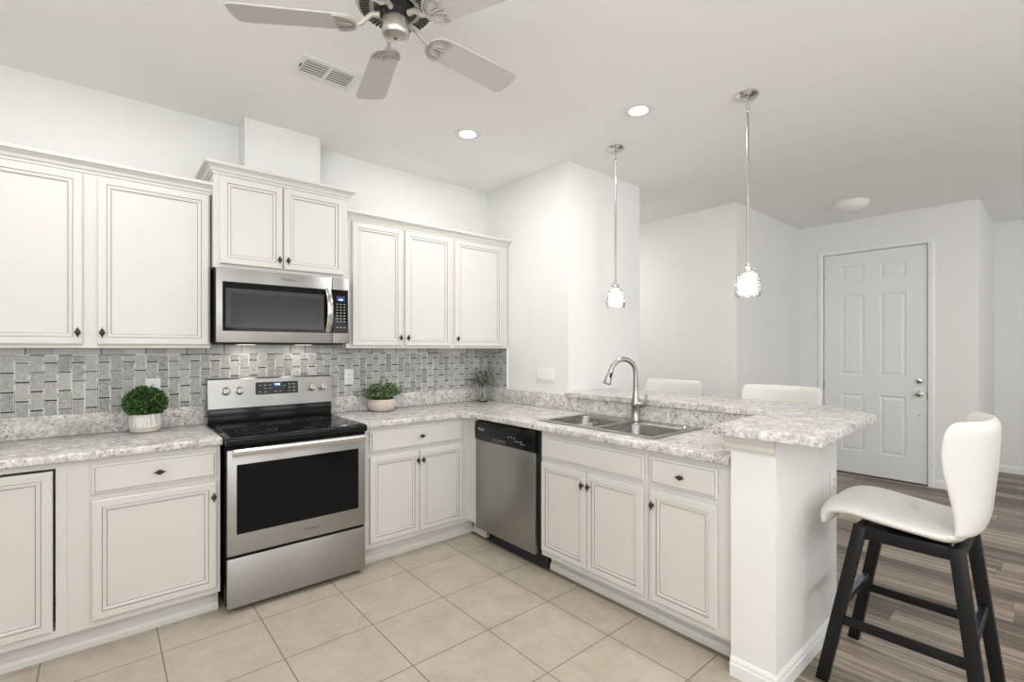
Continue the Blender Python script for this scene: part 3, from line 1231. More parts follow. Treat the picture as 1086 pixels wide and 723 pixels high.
ring_front(bm, -2.246, 1.522, 0.570, 0.232, [(0, -0.4144, 0), (0, -0.4152, 0), (0.0, -0.4152, 0), (0.026, -0.4150, 1)])
P('mesh_window', bm, [mat('mesh_frame', (0.05, 0.051, 0.053), 0.16, spec=0.28), M_MWGLASS], md, smooth=False)
bm = new_bm()
pts, rs = [], []
for i in range(15):
    a = -1 + 2 * i / 14
    pts.append((-1.652, -0.414 - 0.042 * (1 - a * a) - 0.004, 1.651 + a * 0.142))
tube(bm, pts, 0.019, 14, flat=(1.0, 0.38))
P('handle', bm, M_CHROME, md)
text_mesh('lettering', 'Whirlpool', 0.020, M_LETTER, md, L @ Matrix.Translation((-1.900, -0.4126, 1.832)) @ FACE)
bm = new_bm()
box(bm, (-1.6215, -0.412, 1.434), (MX1, -0.386, 1.872), 0.004, 2)
pc = P('control_panel', bm, M_SS)
bm = new_bm()
box(bm, (-1.6210, -0.4145, 1.502), (-1.516, -0.409, 1.795), 0.002, 1)
P('keypad', bm, M_BLACKG, pc)
bm = new_bm()
box(bm, (-1.596, -0.4155, 1.716), (-1.538, -0.4143, 1.752), 0.001, 1)
P('screen', bm, M_LED_BLUE, pc)
text_mesh('clock_digits', '9:08', 0.017, M_LED_WHITE, pc, L @ Matrix.Translation((-1.567, -0.4158, 1.727)) @ FACE, 0.0002)
bm = new_bm()
for r_ in range(9):
    if r_ == 7:
        continue
    for c_ in range(3):
        xx, zz = -1.591 + c_ * 0.0245, 1.697 - r_ * 0.0195
        box(bm, (xx - 0.006, -0.4150, zz - 0.0028), (xx + 0.006, -0.4144, zz + 0.0028))
P('printed_legend', bm, M_MARK, pc)

# ------------------------------------------------------------------ dishwasher (front on local y=0 facing -y)
t = thing('dishwasher', 'stainless dishwasher with black control strip between filler and sink cabinet', 'dishwasher', (XP, -0.721, 0), R(-90))
L = Matrix.Identity(4)
rng = t
WD = 0.684
bm = new_bm()
box(bm, (0.004, 0.004, 0.10), (WD - 0.004, 0.58, 0.715), 0.002, 1)
box(bm, (0.004, 0.004, 0.7155), (WD - 0.004, 0.055, 0.868), 0.002, 1)
P('tub', bm, M_MATTEB)
bm = new_bm()
box(bm, (0.006, -0.028, 0.062), (WD - 0.030, 0.002, 0.722), 0.006, 2)
P('door', bm, M_SSV)
bm = new_bm()
prism(bm, [(-0.030, 0.724), (-0.036, 0.735), (-0.038, 0.80), (-0.034, 0.850), (-0.026, 0.862), (0.003, 0.862), (0.003, 0.724)], 0.006, WD - 0.030, M=Matrix(((0, 0, 1, 0), (1, 0, 0, 0), (0, 1, 0, 0), (0, 0, 0, 1))), bev=0.004, seg=2)
cpd = P('control_strip', bm, M_BLACK)
bm = new_bm()
box(bm, (0.215, -0.0405, 0.732), (0.375, -0.036, 0.762), 0.006, 2)
P('pull_pocket', bm, M_SLOT, cpd)
bm = new_bm()
for (ux, uz) in ((.40, .790), (.43, .795), (.46, .790), (.475, .772), (.50, .772), (.53, .760), (.555, .760), (.53, .775)):
    box(bm, (ux - 0.008, -0.0392, uz - 0.002), (ux + 0.008, -0.0370, uz + 0.002))
P('printed_legend', bm, M_MARK, cpd)
text_mesh('lettering', 'Whirlpool', 0.017, M_LETTERW, cpd, Matrix.Translation((0.085, -0.0382, 0.806)) @ FACE)
bm = new_bm()
box(bm, (0.12, 0.052, FL + 0.002), (WD + 0.0, 0.072, 0.10), 0.002, 1)
P('kick_plate', bm, M_MATTEB)

# ------------------------------------------------------------------ sink and faucet
t = thing('kitchen_sink', 'double-bowl stainless drop-in sink in the peninsula worktop', 'sink', (-0.31, -1.75, ZC))
L = Matrix.Translation((0.31, 1.75, -ZC))
rng = t
bowls = [(-0.532, -0.150, -1.735, -1.352), (-0.532, -0.150, -2.155, -1.772)]
bm = new_bm()
xs = [SKX0, bowls[0][0], bowls[0][1], SKX1]
ys = [SKY0, bowls[1][2], bowls[1][3], bowls[0][2], bowls[0][3], SKY1]
slab_cells(bm, xs, ys, lambda i, j: not (i == 1 and j in (1, 3)), ZC + 0.0004, ZC + 0.007, 0.0025)
P('rim', bm, M_SINK)


def bowl_mesh(x0, x1, y0, y1, depth):
    bm = new_bm()

    def loop(ins, z, r):
        pts = []
        for (cx, cy, a0) in ((x1 - ins - r, y1 - ins - r, 0), (x0 + ins + r, y1 - ins - r, 90), (x0 + ins + r, y0 + ins + r, 180), (x1 - ins - r, y0 + ins + r, 270)):
            for k in range(5):
                a = R(a0 + 22.5 * k)
                pts.append(bm.verts.new((cx + r * math.cos(a), cy + r * math.sin(a), z)))
        return pts
    top = ZC + 0.0055
    lv = [loop(-0.002, top, 0.020), loop(0.003, top - 0.004, 0.040), loop(0.008, top - 0.02, 0.05), loop(0.016, top - depth + 0.05, 0.06), loop(0.024, top - depth + 0.02, 0.06), loop(0.05, top - depth, 0.06)]
    for a, b in zip(lv[:-1], lv[1:]):
        n = len(a)
        for i in range(n):
            bm.faces.new((a[i], a[(i + 1) % n], b[(i + 1) % n], b[i]))
    bm.faces.new(lv[-1])
    return bm


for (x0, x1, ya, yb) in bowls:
    b = P('bowl', bowl_mesh(x0, x1, ya, yb, 0.19), M_SINK_SHADE, angle=50)
    bm = new_bm()
    lathe(bm, [(0, 0.004), (0.030, 0.004), (0.034, 0.006), (0.043, 0.003), (0.045, 0.0), (0, 0.0)], 24, Matrix.Translation(((x0 + x1) / 2, (ya + yb) / 2, ZC + 0.0055 - 0.19)))
    P('drain', bm, M_CHROME, b)
bm = new_bm()
lathe(bm, [(0, 0.011), (0.012, 0.010), (0.020, 0.006), (0.021, 0.0), (0, 0.0)], 20, Matrix.Translation((-0.10, -2.10, ZC + 0.007)))
P('hole_cover', bm, M_CHROME)

FX, FY = -0.092, -1.742
t = thing('faucet', 'brushed nickel pull-down gooseneck faucet behind the double sink', 'faucet', (FX, FY, ZC + 0.007))
L = Matrix.Identity(4)
rng = t
bm = new_bm()
lathe(bm, [(0, 0), (0.033, 0), (0.033, 0.004), (0.029, 0.010), (0.0285, 0.09), (0.030, 0.094), (0.030, 0.118), (0.024, 0.140), (0.0195, 0.170), (0.0165, 0.20)], 24)
P('body', bm, M_NICKEL)
bm = new_bm()
# spout swings towards the bowls (-x, slightly +y)
dx, dy = -0.90, 0.44
pts = [(0, 0, 0.16), (0, 0, 0.24), (0, 0, 0.315)]
Rr = 0.090
for k in range(1, 13):
    a = PI * k / 12 * 0.93
    q = Rr * (1 - math.cos(a))
    pts.append((dx * q, dy * q, 0.315 + Rr * math.sin(a)))
tube(bm, pts, [0.0175, 0.0165] + [0.0160] * (len(pts) - 2), 16)
P('spout', bm, M_NICKEL)
e = Vector(pts[-1])
d = (Vector(pts[-1]) - Vector(pts[-2])).normalized()
bm = new_bm()
tube(bm, [e - d * 0.004, e + d * 0.012, e + d * 0.055, e + d * 0.092, e + d * 0.098], [0.0175, 0.0185, 0.022, 0.026, 0.022], 18)
sh = P('spray_head', bm, M_NICKEL)
bm = new_bm()
side = Vector((-0.42, -0.9, 0.1)).normalized()
c0 = e + d * 0.038 + side * 0.0175
tube(bm, [c0 - d * 0.020, c0 - d * 0.010, c0 + d * 0.010, c0 + d * 0.020], [0.004, 0.008, 0.008, 0.004], 10)
P('spray_button', bm, M_MATTEB, sh)
bm = new_bm()
tube(bm, [(0.0, -0.015, 0.105), (0.0, -0.05, 0.106), (0.0, -0.066, 0.107)], [0.019, 0.018, 0.013], 16)
tube(bm, [(0.0, -0.055, 0.106), (0.008, -0.068, 0.125), (0.012, -0.076, 0.165), (0.012, -0.078, 0.185)], [0.011, 0.010, 0.0085, 0.006], 12)
P('lever_handle', bm, M_NICKEL)

# ------------------------------------------------------------------ outlets and switches


def wall_plate(name, label, cat, M, gangs, kind):
    t = thing(name, label, cat)
    t.matrix_world = M
    w = 0.073 + 0.046 * (gangs - 1)
    bm = new_bm()
    box(bm, (-w / 2, -0.006, -0.0585), (w / 2, 0.0, 0.0585), 0.003, 2)
    obj('cover_plate', bm, M_PLATE, t)
    for g in range(gangs):
        cx = (g - (gangs - 1) / 2) * 0.046
        bm = new_bm()
        if kind == 'outlet':
            box(bm, (cx - 0.017, -0.008, -0.034), (cx + 0.017, -0.005, 0.034), 0.002, 1)
            r = obj('receptacle', bm, M_PLATE, t)
            bm = new_bm()
            for z in (-0.018, 0.018):
                for s in (-0.006, 0.006):
                    box(bm, (cx + s - 0.0014, -0.0086, z - 0.004), (cx + s + 0.0014, -0.0078, z + 0.004))
                lathe(bm, [(0, 0), (0.003, 0), (0.003, 0.0006), (0, 0.0006)], 10, Matrix.Translation((cx, -0.008, z - 0.010)) @ Matrix.Rotation(R(90), 4, 'X'))
            obj('slots', bm, M_SLOT, r)
        else:
            box(bm, (cx - 0.0165, -0.0075, -0.033), (cx + 0.0165, -0.005, 0.033), 0.001, 1)
            prism(bm, [(-0.0075, -0.031), (-0.012, -0.028), (-0.008, 0.031), (-0.0075, 0.031)], cx - 0.014, cx + 0.014, M=Matrix(((0, 0, 1, 0), (1, 0, 0, 0), (0, 1, 0, 0), (0, 0, 0, 1))))
            obj('rocker', bm, M_PLATE, t, smooth=False)
    return t


def at(x, y, z, rz):
    return Matrix.Translation((x, y, z)) @ Matrix.Rotation(rz, 4, 'Z')


wall_plate('outlet', 'white outlet on the mosaic right of the range, beside the stone bowl plant', 'outlet', at(-1.349, -0.0102, 1.183, 0), 1, 'outlet')
wall_plate('outlet', 'white outlet on the mosaic, half hidden behind the round boxwood plant', 'outlet', at(-2.560, -0.0102, 1.160, 0), 1, 'outlet')
wall_plate('light_switch', 'wide white four-gang switch plate on the wall above the corner worktop', 'switch', at(-0.0004, -0.795, 1.172, R(-90)), 4, 'switch')
wall_plate('light_switch', 'white two-gang switch plate on the far grey wall left of the entry door', 'switch', at(2.33, -1.4204, 1.17, 0), 2, 'switch')
wall_plate('outlet', 'white outlet low on the half wall end panel beside the near stool', 'outlet', at(0.040, WY0 - 0.0004, 0.715, 0), 1, 'outlet')

# ------------------------------------------------------------------ ceiling fixtures
# vent register
t = thing('ceiling_vent', 'white ceiling air register with two banks of louvres, left of the fan', 'vent', (-1.876, -1.028, CEIL))
bm = new_bm()
W2, H2 = 0.160, 0.105
xs = [-W2, -0.125, -0.009, 0.009, 0.125, W2]
ys = [-H2, -0.070, 0.070, H2]
slab_cells(bm, xs, ys, lambda i, j: not (j == 1 and i in (1, 3)), -0.007, -0.0005, 0.002)
obj('frame', bm, M_PLATE, t)
bm = new_bm()
box(bm, (-0.128, -0.073, -0.0016), (0.128, 0.073, -0.0006))
obj('duct_opening', bm, M_DUCT, t)
for bx0, bx1 in ((-0.125, -0.009), (0.009, 0.125)):
    for k in range(6):
        bm = new_bm()
        M = Matrix.Translation(((bx0 + bx1) / 2, -0.058 + k * 0.0235, -0.006)) @ Matrix.Rotation(R(12), 4, 'X')
        box(bm, (-(bx1 - bx0) / 2, -0.0080, -0.0009), ((bx1 - bx0) / 2, 0.0080, 0.0009), M=M)
        obj('louvre', bm, M_PLATE, t)
bm = new_bm()
box(bm, (-0.140, -0.02, -0.014), (-0.136, 0.015, -0.006), 0.001, 1)
obj('damper_lever', bm, M_SLOT, t)


def can_light(label, x, y, power):
    t = thing('recessed_light', label, 'light', (x, y, CEIL), 0, 'recessed ceiling lights')
    bm = new_bm()
    lathe(bm, [(0.055, -0.003), (0.063, -0.007), (0.090, -0.004), (0.093, -0.0005), (0.055, -0.0005)], 36, closed=True)
    obj('trim_ring', bm, M_PLATE, t)
    bm = new_bm()
    lathe(bm, [(0, -0.0035), (0.0555, -0.0035), (0.0555, -0.001), (0, -0.001)], 36)
    obj('lens', bm, M_LED, t)
    area_light('can_and_fill_lamp', (x, y, CEIL - 0.012), (0, 0, 0), 0.12, 0.12, power, (1.0, 0.975, 0.94), 'DISK')
    return t


can_light('lit recessed ceiling light nearer the kitchen corner, left of the other', -0.876, -0.919, CAN_POWER)
can_light('lit recessed ceiling light between the two pendants', -0.258, -1.879, CAN_POWER)
# added unseen ceiling lamps that fill the room evenly
for (x, y) in ((-2.9, -1.0), (-3.6, -2.6), (-1.5, -3.6), (-3.2, -4.8), (0.9, -4.2), (2.6, -4.6), (-0.6, -5.4)):
    area_light('can_and_fill_lamp', (x, y, CEIL - 0.012), (0, 0, 0), 0.12, 0.12, CAN_POWER, (1.0, 0.975, 0.94), 'DISK')
area_light('hall_lamp', (1.45, 0.75, CEIL - 0.05), (0, 0, 0), 0.15, 0.15, 20, (1.0, 0.95, 0.87), 'DISK')

# flush dome light in the entry
t = thing('flush_light', 'unlit round white flush dome light on the entry ceiling', 'light', (2.97, -2.18, CEIL))
bm = new_bm()
lathe(bm, [(0, -0.0005), (0.150, -0.0005), (0.152, -0.022), (0.146, -0.028), (0, -0.028)], 40)
obj('base', bm, M_PLATE, t)
bm = new_bm()
lathe(bm, [(0.145, -0.028), (0.142, -0.040), (0.120, -0.065), (0.08, -0.084), (0.04, -0.093), (0, -0.096)], 40)
obj('dome', bm, M_DOME, t)


def pendant_parts(t):
    H = CEIL
    bm = new_bm()
    lathe(bm, [(0, -0.0005), (0.062, -0.0005), (0.064, -0.006), (0.058, -0.016), (0.050, -0.022), (0.018, -0.026), (0.010, -0.034), (0, -0.034)], 32)
    obj('canopy', bm, M_CHROME, t)
    bm = new_bm()
    for k, z in enumerate((-0.045, -0.066)):
        ring = []
        for i in range(17):
            a = 2 * PI * i / 16
            ring.append((0.0085 * math.cos(a), 0, z + 0.015 * math.sin(a)) if k == 0 else (0, 0.0085 * math.cos(a), z + 0.015 * math.sin(a)))
        tube(bm, ring, 0.002, 8, cap=False)
    lathe(bm, [(0, -0.078), (0.005, -0.079), (0.009, -0.085), (0.009, -0.10), (0.0055, -0.108), (0, -0.108)], 14)
    obj('chain_loop', bm, M_CHROME, t)
    bm = new_bm()
    zb = -0.985
    lathe(bm, [(0, -0.100), (0.0066, -0.100), (0.0066, zb), (0, zb)], 14)
    lathe(bm, [(0.0066, -0.40), (0.0080, -0.402), (0.0080, -0.416), (0.0066, -0.418)], 14)
    obj('rod', bm, M_NICKEL, t)
    bm = new_bm()
    lathe(bm, [(0, zb + 0.008), (0.010, zb + 0.006), (0.014, zb - 0.010), (0.012, zb - 0.016), (0.020, zb - 0.022), (0.022, zb - 0.046), (0.026, zb - 0.050), (0.036, zb - 0.052), (0.037, zb - 0.060), (0, zb - 0.060)], 24)
    for a in (20, 140, 260):
        ca, sa = math.cos(R(a)), math.sin(R(a))
        tube(bm, [(0.022 * ca, 0.022 * sa, zb - 0.034), (0.034 * ca, 0.034 * sa, zb - 0.034)], 0.003, 8)
        lathe(bm, [(0, -0.006), (0.006, -0.004), (0.006, 0.004), (0, 0.006)], 10, Matrix.Translation((0.036 * ca, 0.036 * sa, zb - 0.034)))
    obj('socket_holder', bm, M_CHROME, t)
    bm = new_bm()
    zt = zb - 0.058
    out = [(0.030, 0), (0.040, -0.004), (0.050, -0.022), (0.0575, -0.048), (0.0615, -0.078), (0.0605, -0.108), (0.056, -0.136)]
    out = [(r * 1.17, z) for r, z in out]
    prof = [(r, zt + z) for r, z in out] + [(r - 0.003, zt + z) for r, z in reversed(out)]
    lathe(bm, prof, 40, closed=True)
    obj('glass_shade', bm, M_SEEDED, t)
    bm = new_bm()
    lathe(bm, [(0, zt - 0.002), (0.012, zt - 0.004), (0.013, zt - 0.028), (0.022, zt - 0.046), (0.028, zt - 0.068), (0.026, zt - 0.086), (0.016, zt - 0.098), (0, zt - 0.102)], 24)
    obj('bulb', bm, M_BULB, t)


pend = thing('pendant_light', 'glass-shaded nickel pendant farther along the bar, in front of the white wall end', 'pendant light', (0.088, -1.440, CEIL), 0, 'pendant lights over the bar')
pendant_parts(pend)
dup(pend, (0.064, -2.405, CEIL), R(40), 'glass-shaded nickel pendant nearer the camera, right of the other over the bar', 'pendant lights over the bar')

# ceiling fan
FZ = 2.60
t = thing('ceiling_fan', 'five-blade cream ceiling fan with nickel hub at the top of the frame', 'fan', (-1.965, -1.995, FZ))
bm = new_bm()
lathe(bm, [(0, 0.2795), (0.085, 0.2795), (0.088, 0.262), (0.060, 0.236), (0.034, 0.226), (0.034, 0.205), (0, 0.205)], 36)
obj('ceiling_mount', bm, M_FANB, t)
bm = new_bm()
lathe(bm, [(0, 0.212), (0.07, 0.212), (0.118, 0.196), (0.144, 0.165), (0.148, 0.12), (0.148, 0.085), (0.142, 0.070), (0.130, 0.064), (0.080, 0.060), (0.080, 0.075), (0, 0.075)], 48)
mh = obj('motor_housing', bm, M_FANB, t)
bm = new_bm()
for k in range(48):
    M = Matrix.Rotation(2 * PI * k / 48, 4, 'Z')
    prism(bm, [(0.094, -0.0016), (0.130, -0.0030), (0.130, 0.0030), (0.094, 0.0016)], 0.0575, 0.0645, M=M)
obj('vent_slots', bm, M_SLOT, mh)
bm = new_bm()
lathe(bm, [(0, 0.074), (0.070, 0.074), (0.070, 0.056), (0.052, 0.046), (0.050, 0.02), (0, 0.02)], 36)
obj('flywheel', bm, M_MATTEB, t)
bm = new_bm()
lathe(bm, [(0, 0.040), (0.044, 0.040), (0.048, 0.034), (0.048, -0.018), (0.052, -0.022), (0.052, -0.030), (0.046, -0.040), (0.030, -0.046), (0, -0.047)], 36)
sw = obj('switch_housing', bm, M_FANN, t)
bm = new_bm()
lathe(bm, [(0, -0.0475), (0.005, -0.0475), (0.005, -0.050), (0, -0.051)], 12, Matrix.Translation((0.0, 0, 0.0005)))
obj('screw_cap', bm, M_SLOT, sw)


def blade_bm():
    bm = new_bm()
    pts = []
    r0, r1, w0, w1 = 0.148, 0.582, 0.059, 0.071
    for k in range(9):
        a = PI / 2 + PI * k / 8
        pts.append((r0 + 0.030 + 0.030 * math.cos(a), w0 * math.sin(a)))
    pts += [(r1 - 0.028, -w1), (r1 - 0.008, -w1 + 0.012), (r1, 0), (r1 - 0.008, w1 - 0.012), (r1 - 0.028, w1)]
    prism(bm, pts, -0.003, 0.003, bev=0.0015, seg=1)
    return bm


def iron_bm():
    bm = new_bm()
    tube(bm, [(0.056, 0, 0.034), (0.085, 0, 0.032), (0.104, 0, 0.018), (0.124, 0, 0.0), (0.146, 0, -0.007)], [0.011, 0.010, 0.009, 0.009, 0.009], 10)
    for rr, th in ((0.058, 0.0050), (0.048, 0.0035)):           # double crescent round the blade root
        arc = []
        for k in range(17):
            a = R(78) + R(204) * k / 16
            arc.append((0.203 + rr * 1.05 * math.cos(a), rr * math.sin(a), -0.006))
        tube(bm, arc, th, 8)
    for s in (-1, 1):                                         # scrolls
        arc = [(0.160, 0, -0.006), (0.178, s * 0.010, -0.006), (0.200, s * 0.014, -0.006), (0.214, s * 0.026, -0.006), (0.207, s * 0.040, -0.006), (0.196, s * 0.034, -0.006)]
        tube(bm, arc, 0.0036, 8)
    tube(bm, [(0.160, 0, -0.006), (0.190, 0, -0.006), (0.215, 0, -0.006)], [0.006, 0.005, 0.003], 8)
    for p in ((0.215, 0.0), (0.207, 0.038), (0.207, -0.038)):
        lathe(bm, [(0, -0.004), (0.007, -0.002), (0.007, 0.004), (0, 0.004)], 10, Matrix.Translation((p[0], p[1], -0.008)))
    return bm


b0 = obj('blade', blade_bm(), M_BLADE, t)
i0 = obj('blade_iron', iron_bm(), M_FANB, b0)
pitch = Matrix.Rotation(R(-11), 4, 'X')
for k in range(5):
    if k == 0:
        b = b0
    else:
        b = b0.copy()
        COL.objects.link(b)
        b.parent = t
        i1 = i0.copy()
        COL.objects.link(i1)
        i1.parent = b
    b.rotation_euler = (R(-11), 0, R(147 - 72 * k))

# ------------------------------------------------------------------ bar stools (front towards local -y)


def shell_section(s):
    """s in 0..1 from front lip to back top: centre (y,z), half width, wing (forward pull of the edges), thickness, dish"""
    keys = [
        (0.00, -0.260, 0.645, 0.190, 0.00, 0.056, 0.000),
        (0.05, -0.256, 0.692, 0.200, 0.00, 0.064, 0.000),
        (0.11, -0.226, 0.726, 0.213, 0.00, 0.066, 0.000),
        (0.20, -0.150, 0.735, 0.222, 0.00, 0.064, 0.002),
        (0.32, -0.040, 0.722, 0.226, 0.00, 0.058, 0.006),
        (0.44, 0.075, 0.710, 0.222, 0.00, 0.052, 0.010),
        (0.52, 0.155, 0.704, 0.212, 0.01, 0.056, 0.012),
        (0.58, 0.203, 0.722, 0.205, 0.025, 0.062, 0.008),
        (0.64, 0.221, 0.772, 0.205, 0.045, 0.062, 0.0),
        (0.72, 0.230, 0.850, 0.216, 0.066, 0.058, 0.0),
        (0.80, 0.240, 0.940, 0.236, 0.094, 0.056, 0.0),
        (0.88, 0.247, 1.030, 0.250, 0.108, 0.054, 0.0),
        (0.95, 0.253, 1.105, 0.252, 0.104, 0.050, 0.0),
        (1.00, 0.257, 1.145, 0.236, 0.088, 0.036, 0.0),
    ]
    for a, b in zip(keys[:-1], keys[1:]):
        if s <= b[0] + 1e-9:
            f = (s - a[0]) / (b[0] - a[0])
            q = [a[i] + (b[i] - a[i]) * f for i in range(1, 7)]
            q[0] -= 0.020
            q[1] += 0.030
            q[2] *= 1.07
            return q
    raise ValueError(s)


def shell_piece(s0, s1, n, m=12):
    """closed cushion between two stations"""
    bm = new_bm()
    ss = [s0 + (s1 - s0) * i / n for i in range(n + 1)]
    fr, bk = [], []
    for i, s in enumerate(ss):
        y, z, hw, wing, th, dish = shell_section(s)
        ya, za = shell_section(max(s - 0.02, 0))[:2]
        yb, zb = shell_section(min(s + 0.02, 1))[:2]
        tl = math.hypot(yb - ya, zb - za) or 1
        ty, tz = (yb - ya) / tl, (zb - za) / tl
        ny, nz = -tz, ty                       # towards the sitter
        # round the two ends of the cushion
        endf = 1.0
        if s == s0 or s == s1:
            endf = 0.45
        rf, rb = [], []
        for j in range(m + 1):
            u = -1 + 2 * j / m
            edge = 1 - abs(u) ** 6
            w = abs(u) ** 2.4 * wing
            x = u * hw + 0.028
            yy, zz = y, z
            dz = -dish * (1 - u * u)
            h = th / 2 * (0.35 + 0.65 * edge) * endf
            # wings lean towards the sitter (-y)
            rf.append(bm.verts.new((x, yy + ny * h - w, zz + nz * h + dz)))
            rb.append(bm.verts.new((x, yy - ny * h - w, zz - nz * h + dz)))
        fr.append(rf)
        bk.append(rb)
    for g, flip in ((fr, False), (bk, True)):
        for i in range(n):
            for j in range(m):
                q = (g[i][j], g[i][j + 1], g[i + 1][j + 1], g[i + 1][j])
                bm.faces.new(q[::-1] if flip else q)
    for i in range(n):
        bm.faces.new((fr[i][0], fr[i + 1][0], bk[i + 1][0], bk[i][0]))
        bm.faces.new((fr[i + 1][m], fr[i][m], bk[i][m], bk[i + 1][m]))
    for j in range(m):
        bm.faces.new((fr[0][j], bk[0][j], bk[0][j + 1], fr[0][j + 1]))
        bm.faces.new((fr[n][j], fr[n][j + 1], bk[n][j + 1], bk[n][j]))
    return bm


def bar(bm, p, q, w, d, side=Vector((1, 0, 0)), mi=0):
    """square timber from p to q, w across 'side', d across the other"""
    p, q = Vector(p), Vector(q)
    ax = (q - p).normalized()
    a = (side - ax * side.dot(ax)).normalized()
    b = ax.cross(a).normalized()
    t = bmesh.new()
    vs = []
    for c in (p, q):
        for sa, sb in ((-1, -1), (1, -1), (1, 1), (-1, 1)):
            vs.append(t.verts.new(c + a * (sa * w / 2) + b * (sb * d / 2)))
    for f in ((0, 3, 2, 1), (4, 5, 6, 7), (0, 1, 5, 4), (1, 2, 6, 5), (2, 3, 7, 6), (3, 0, 4, 7)):
        t.faces.new([vs[i] for i in f])
    bmesh.ops.recalc_face_normals(t, faces=list(t.faces))
    bmesh.ops.bevel(t, geom=list(t.edges), offset=0.003, segments=2, affect='EDGES', profile=0.5)
    t.verts.index_update()
    merge(bm, t, None, mi)


def build_stool(t):
    obj('seat', shell_piece(0.0, 0.575, 18), M_LEATHER, t, angle=80, subsurf=2)
    obj('backrest', shell_piece(0.56, 1.0, 14), M_LEATHER, t, angle=80, subsurf=2)
    zt = 0.695
    tx, fx = 0.190, 0.232                     # half spread of the legs at the top and at the floor
    spread = {-1: (-0.150, -0.280), 1: (0.150, 0.235)}    # front and rear legs: y at the top, y at the floor

    def legp(sx, sy, z):
        f = 1 - z / zt
        y0, y1 = spread[sy]
        return Vector((sx * (tx + (fx - tx) * f), y0 + (y1 - y0) * f, z))
    for sx in (-1, 1):
        for sy in (-1, 1):
            bm = new_bm()
            p, q = legp(sx, sy, 0.0), legp(sx, sy, zt)
            bar(bm, p, q, 0.036, 0.046)
            for v in bm.verts:
                if v.co.z < 0.02:
                    v.co.z = max(v.co.z, 0.0) if v.co.z > 0.006 else 0.0
            obj('leg', bm, M_STOOLB, t)
    bm = new_bm()
    for sx in (-1, 1):
        bar(bm, legp(sx, -1, 0.670), legp(sx, 1, 0.670), 0.030, 0.050)
    for sy in (-1, 1):
        bar(bm, legp(-1, sy, 0.670), legp(1, sy, 0.670), 0.030, 0.050, Vector((0, 1, 0)))
    obj('apron', bm, M_STOOLB, t)
    for sx in (-1, 1):
        bm = new_bm()
        bar(bm, legp(sx, -1, 0.282), legp(sx, 1, 0.282), 0.022, 0.036)
        obj('stretcher', bm, M_STOOLB, t)
    for sy in (-1, 1):
        bm = new_bm()
        bar(bm, legp(-1, sy, 0.345), legp(1, sy, 0.345), 0.022, 0.036, Vector((0, 1, 0)))
        r = obj('stretcher', bm, M_STOOLB, t)
        bm = new_bm()
        p, q = legp(-0.86, sy, 0.366), legp(0.86, sy, 0.366)
        box(bm, (p.x, p.y - 0.012, p.z - 0.0015), (q.x, q.y + 0.012, p.z + 0.0015), 0.001, 1)
        obj('foot_plate', bm, M_FOOT, r)
    bm = new_bm()
    lathe(bm, [(0, 0.6955), (0.11, 0.6955), (0.11, 0.706), (0.09, 0.718), (0, 0.718)], 28)
    box(bm, (-0.17, -0.13, 0.684), (0.17, 0.13, 0.696), 0.003, 1)
    obj('swivel_plate', bm, M_STOOLB, t)


st = thing('bar_stool', 'white leather bar stool on black legs in the foreground, facing the half wall end', 'stool', (-0.170, -3.205, FL), R(180), 'white leather bar stools')
build_stool(st)
dup(st, (0.790, -1.372, FL), R(-90), 'white leather bar stool behind the bar, its back showing right of the faucet', 'white leather bar stools')
dup(st, (0.790, -2.232, FL), R(-90), 'white leather bar stool behind the bar, its back showing left of the entry door', 'white leather bar stools')

# ------------------------------------------------------------------ plants on the worktops


def leaf(bm, p, d, up, ln, w, mi=0):
    d = d.normalized()
    s = d.cross(up)
    if s.length < 1e-4:
        s = d.cross(Vector((1, 0, 0)))
    s.normalize()
    n = s.cross(d).normalized()
    a = bm.verts.new(p)
    b = bm.verts.new(p + d * ln * 0.5 + s * w / 2 + n * w * 0.18)
    c = bm.verts.new(p + d * ln - n * w * 0.1)
    e = bm.verts.new(p + d * ln * 0.5 - s * w / 2 + n * w * 0.18)
    m_ = bm.verts.new(p + d * ln * 0.5)
    for q in ((a, b, m_), (b, c, m_), (c, e, m_), (e, a, m_)):
        bm.faces.new(q).material_index = mi


def rnd_dir():
    while True:
        v = Vector((random.uniform(-1, 1), random.uniform(-1, 1), random.uniform(-1, 1)))
        if 0.05 < v.length < 1:
            return v.normalized()


# boxwood ball in a white pot, left of the range
t = thing('potted_boxwood', 'clipped round boxwood in a white ceramic pot, left of the range', 'plant', (-2.605, -0.140, ZC))
bm = new_bm()
lathe(bm, [(0, 0.0), (0.054, 0.0), (0.066, 0.008), (0.071, 0.03), (0.0725, 0.05), (0.071, 0.088), (0.067, 0.089), (0.066, 0.075), (0, 0.075)], 36)
bmesh.ops.transform(bm, matrix=Matrix.Diagonal((1.08, 1.08, 1.20, 1)), verts=list(bm.verts))
obj('pot', bm, M_POTW, t)
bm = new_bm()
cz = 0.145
lathe(bm, [(0, 0.078)] + [(0.074 * math.cos(R(a)), cz + 0.058 * math.sin(R(a))) for a in range(-70, 90, 20)] + [(0, cz + 0.058)], 20)  # dark core ball filling the inside of the leaf shell
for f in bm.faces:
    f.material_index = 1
for k in range(1300):
    v = rnd_dir()
    if v.z < -0.75:
        continue
    rr = random.uniform(0.80, 1.02)
    p = Vector((v.x * 0.092 * rr, v.y * 0.092 * rr, cz + v.z * 0.078 * rr))
    dd = (v + rnd_dir() * 0.9)
    leaf(bm, p, dd, rnd_dir(), random.uniform(0.014, 0.021), random.uniform(0.012, 0.017))
bmesh.ops.transform(bm, matrix=Matrix.Translation((0, 0, 0.012)) @ Matrix.Diagonal((1.07, 1.07, 1.09, 1)), verts=list(bm.verts))
obj('foliage', bm, [M_BOX, M_CORE], t, smooth=False)

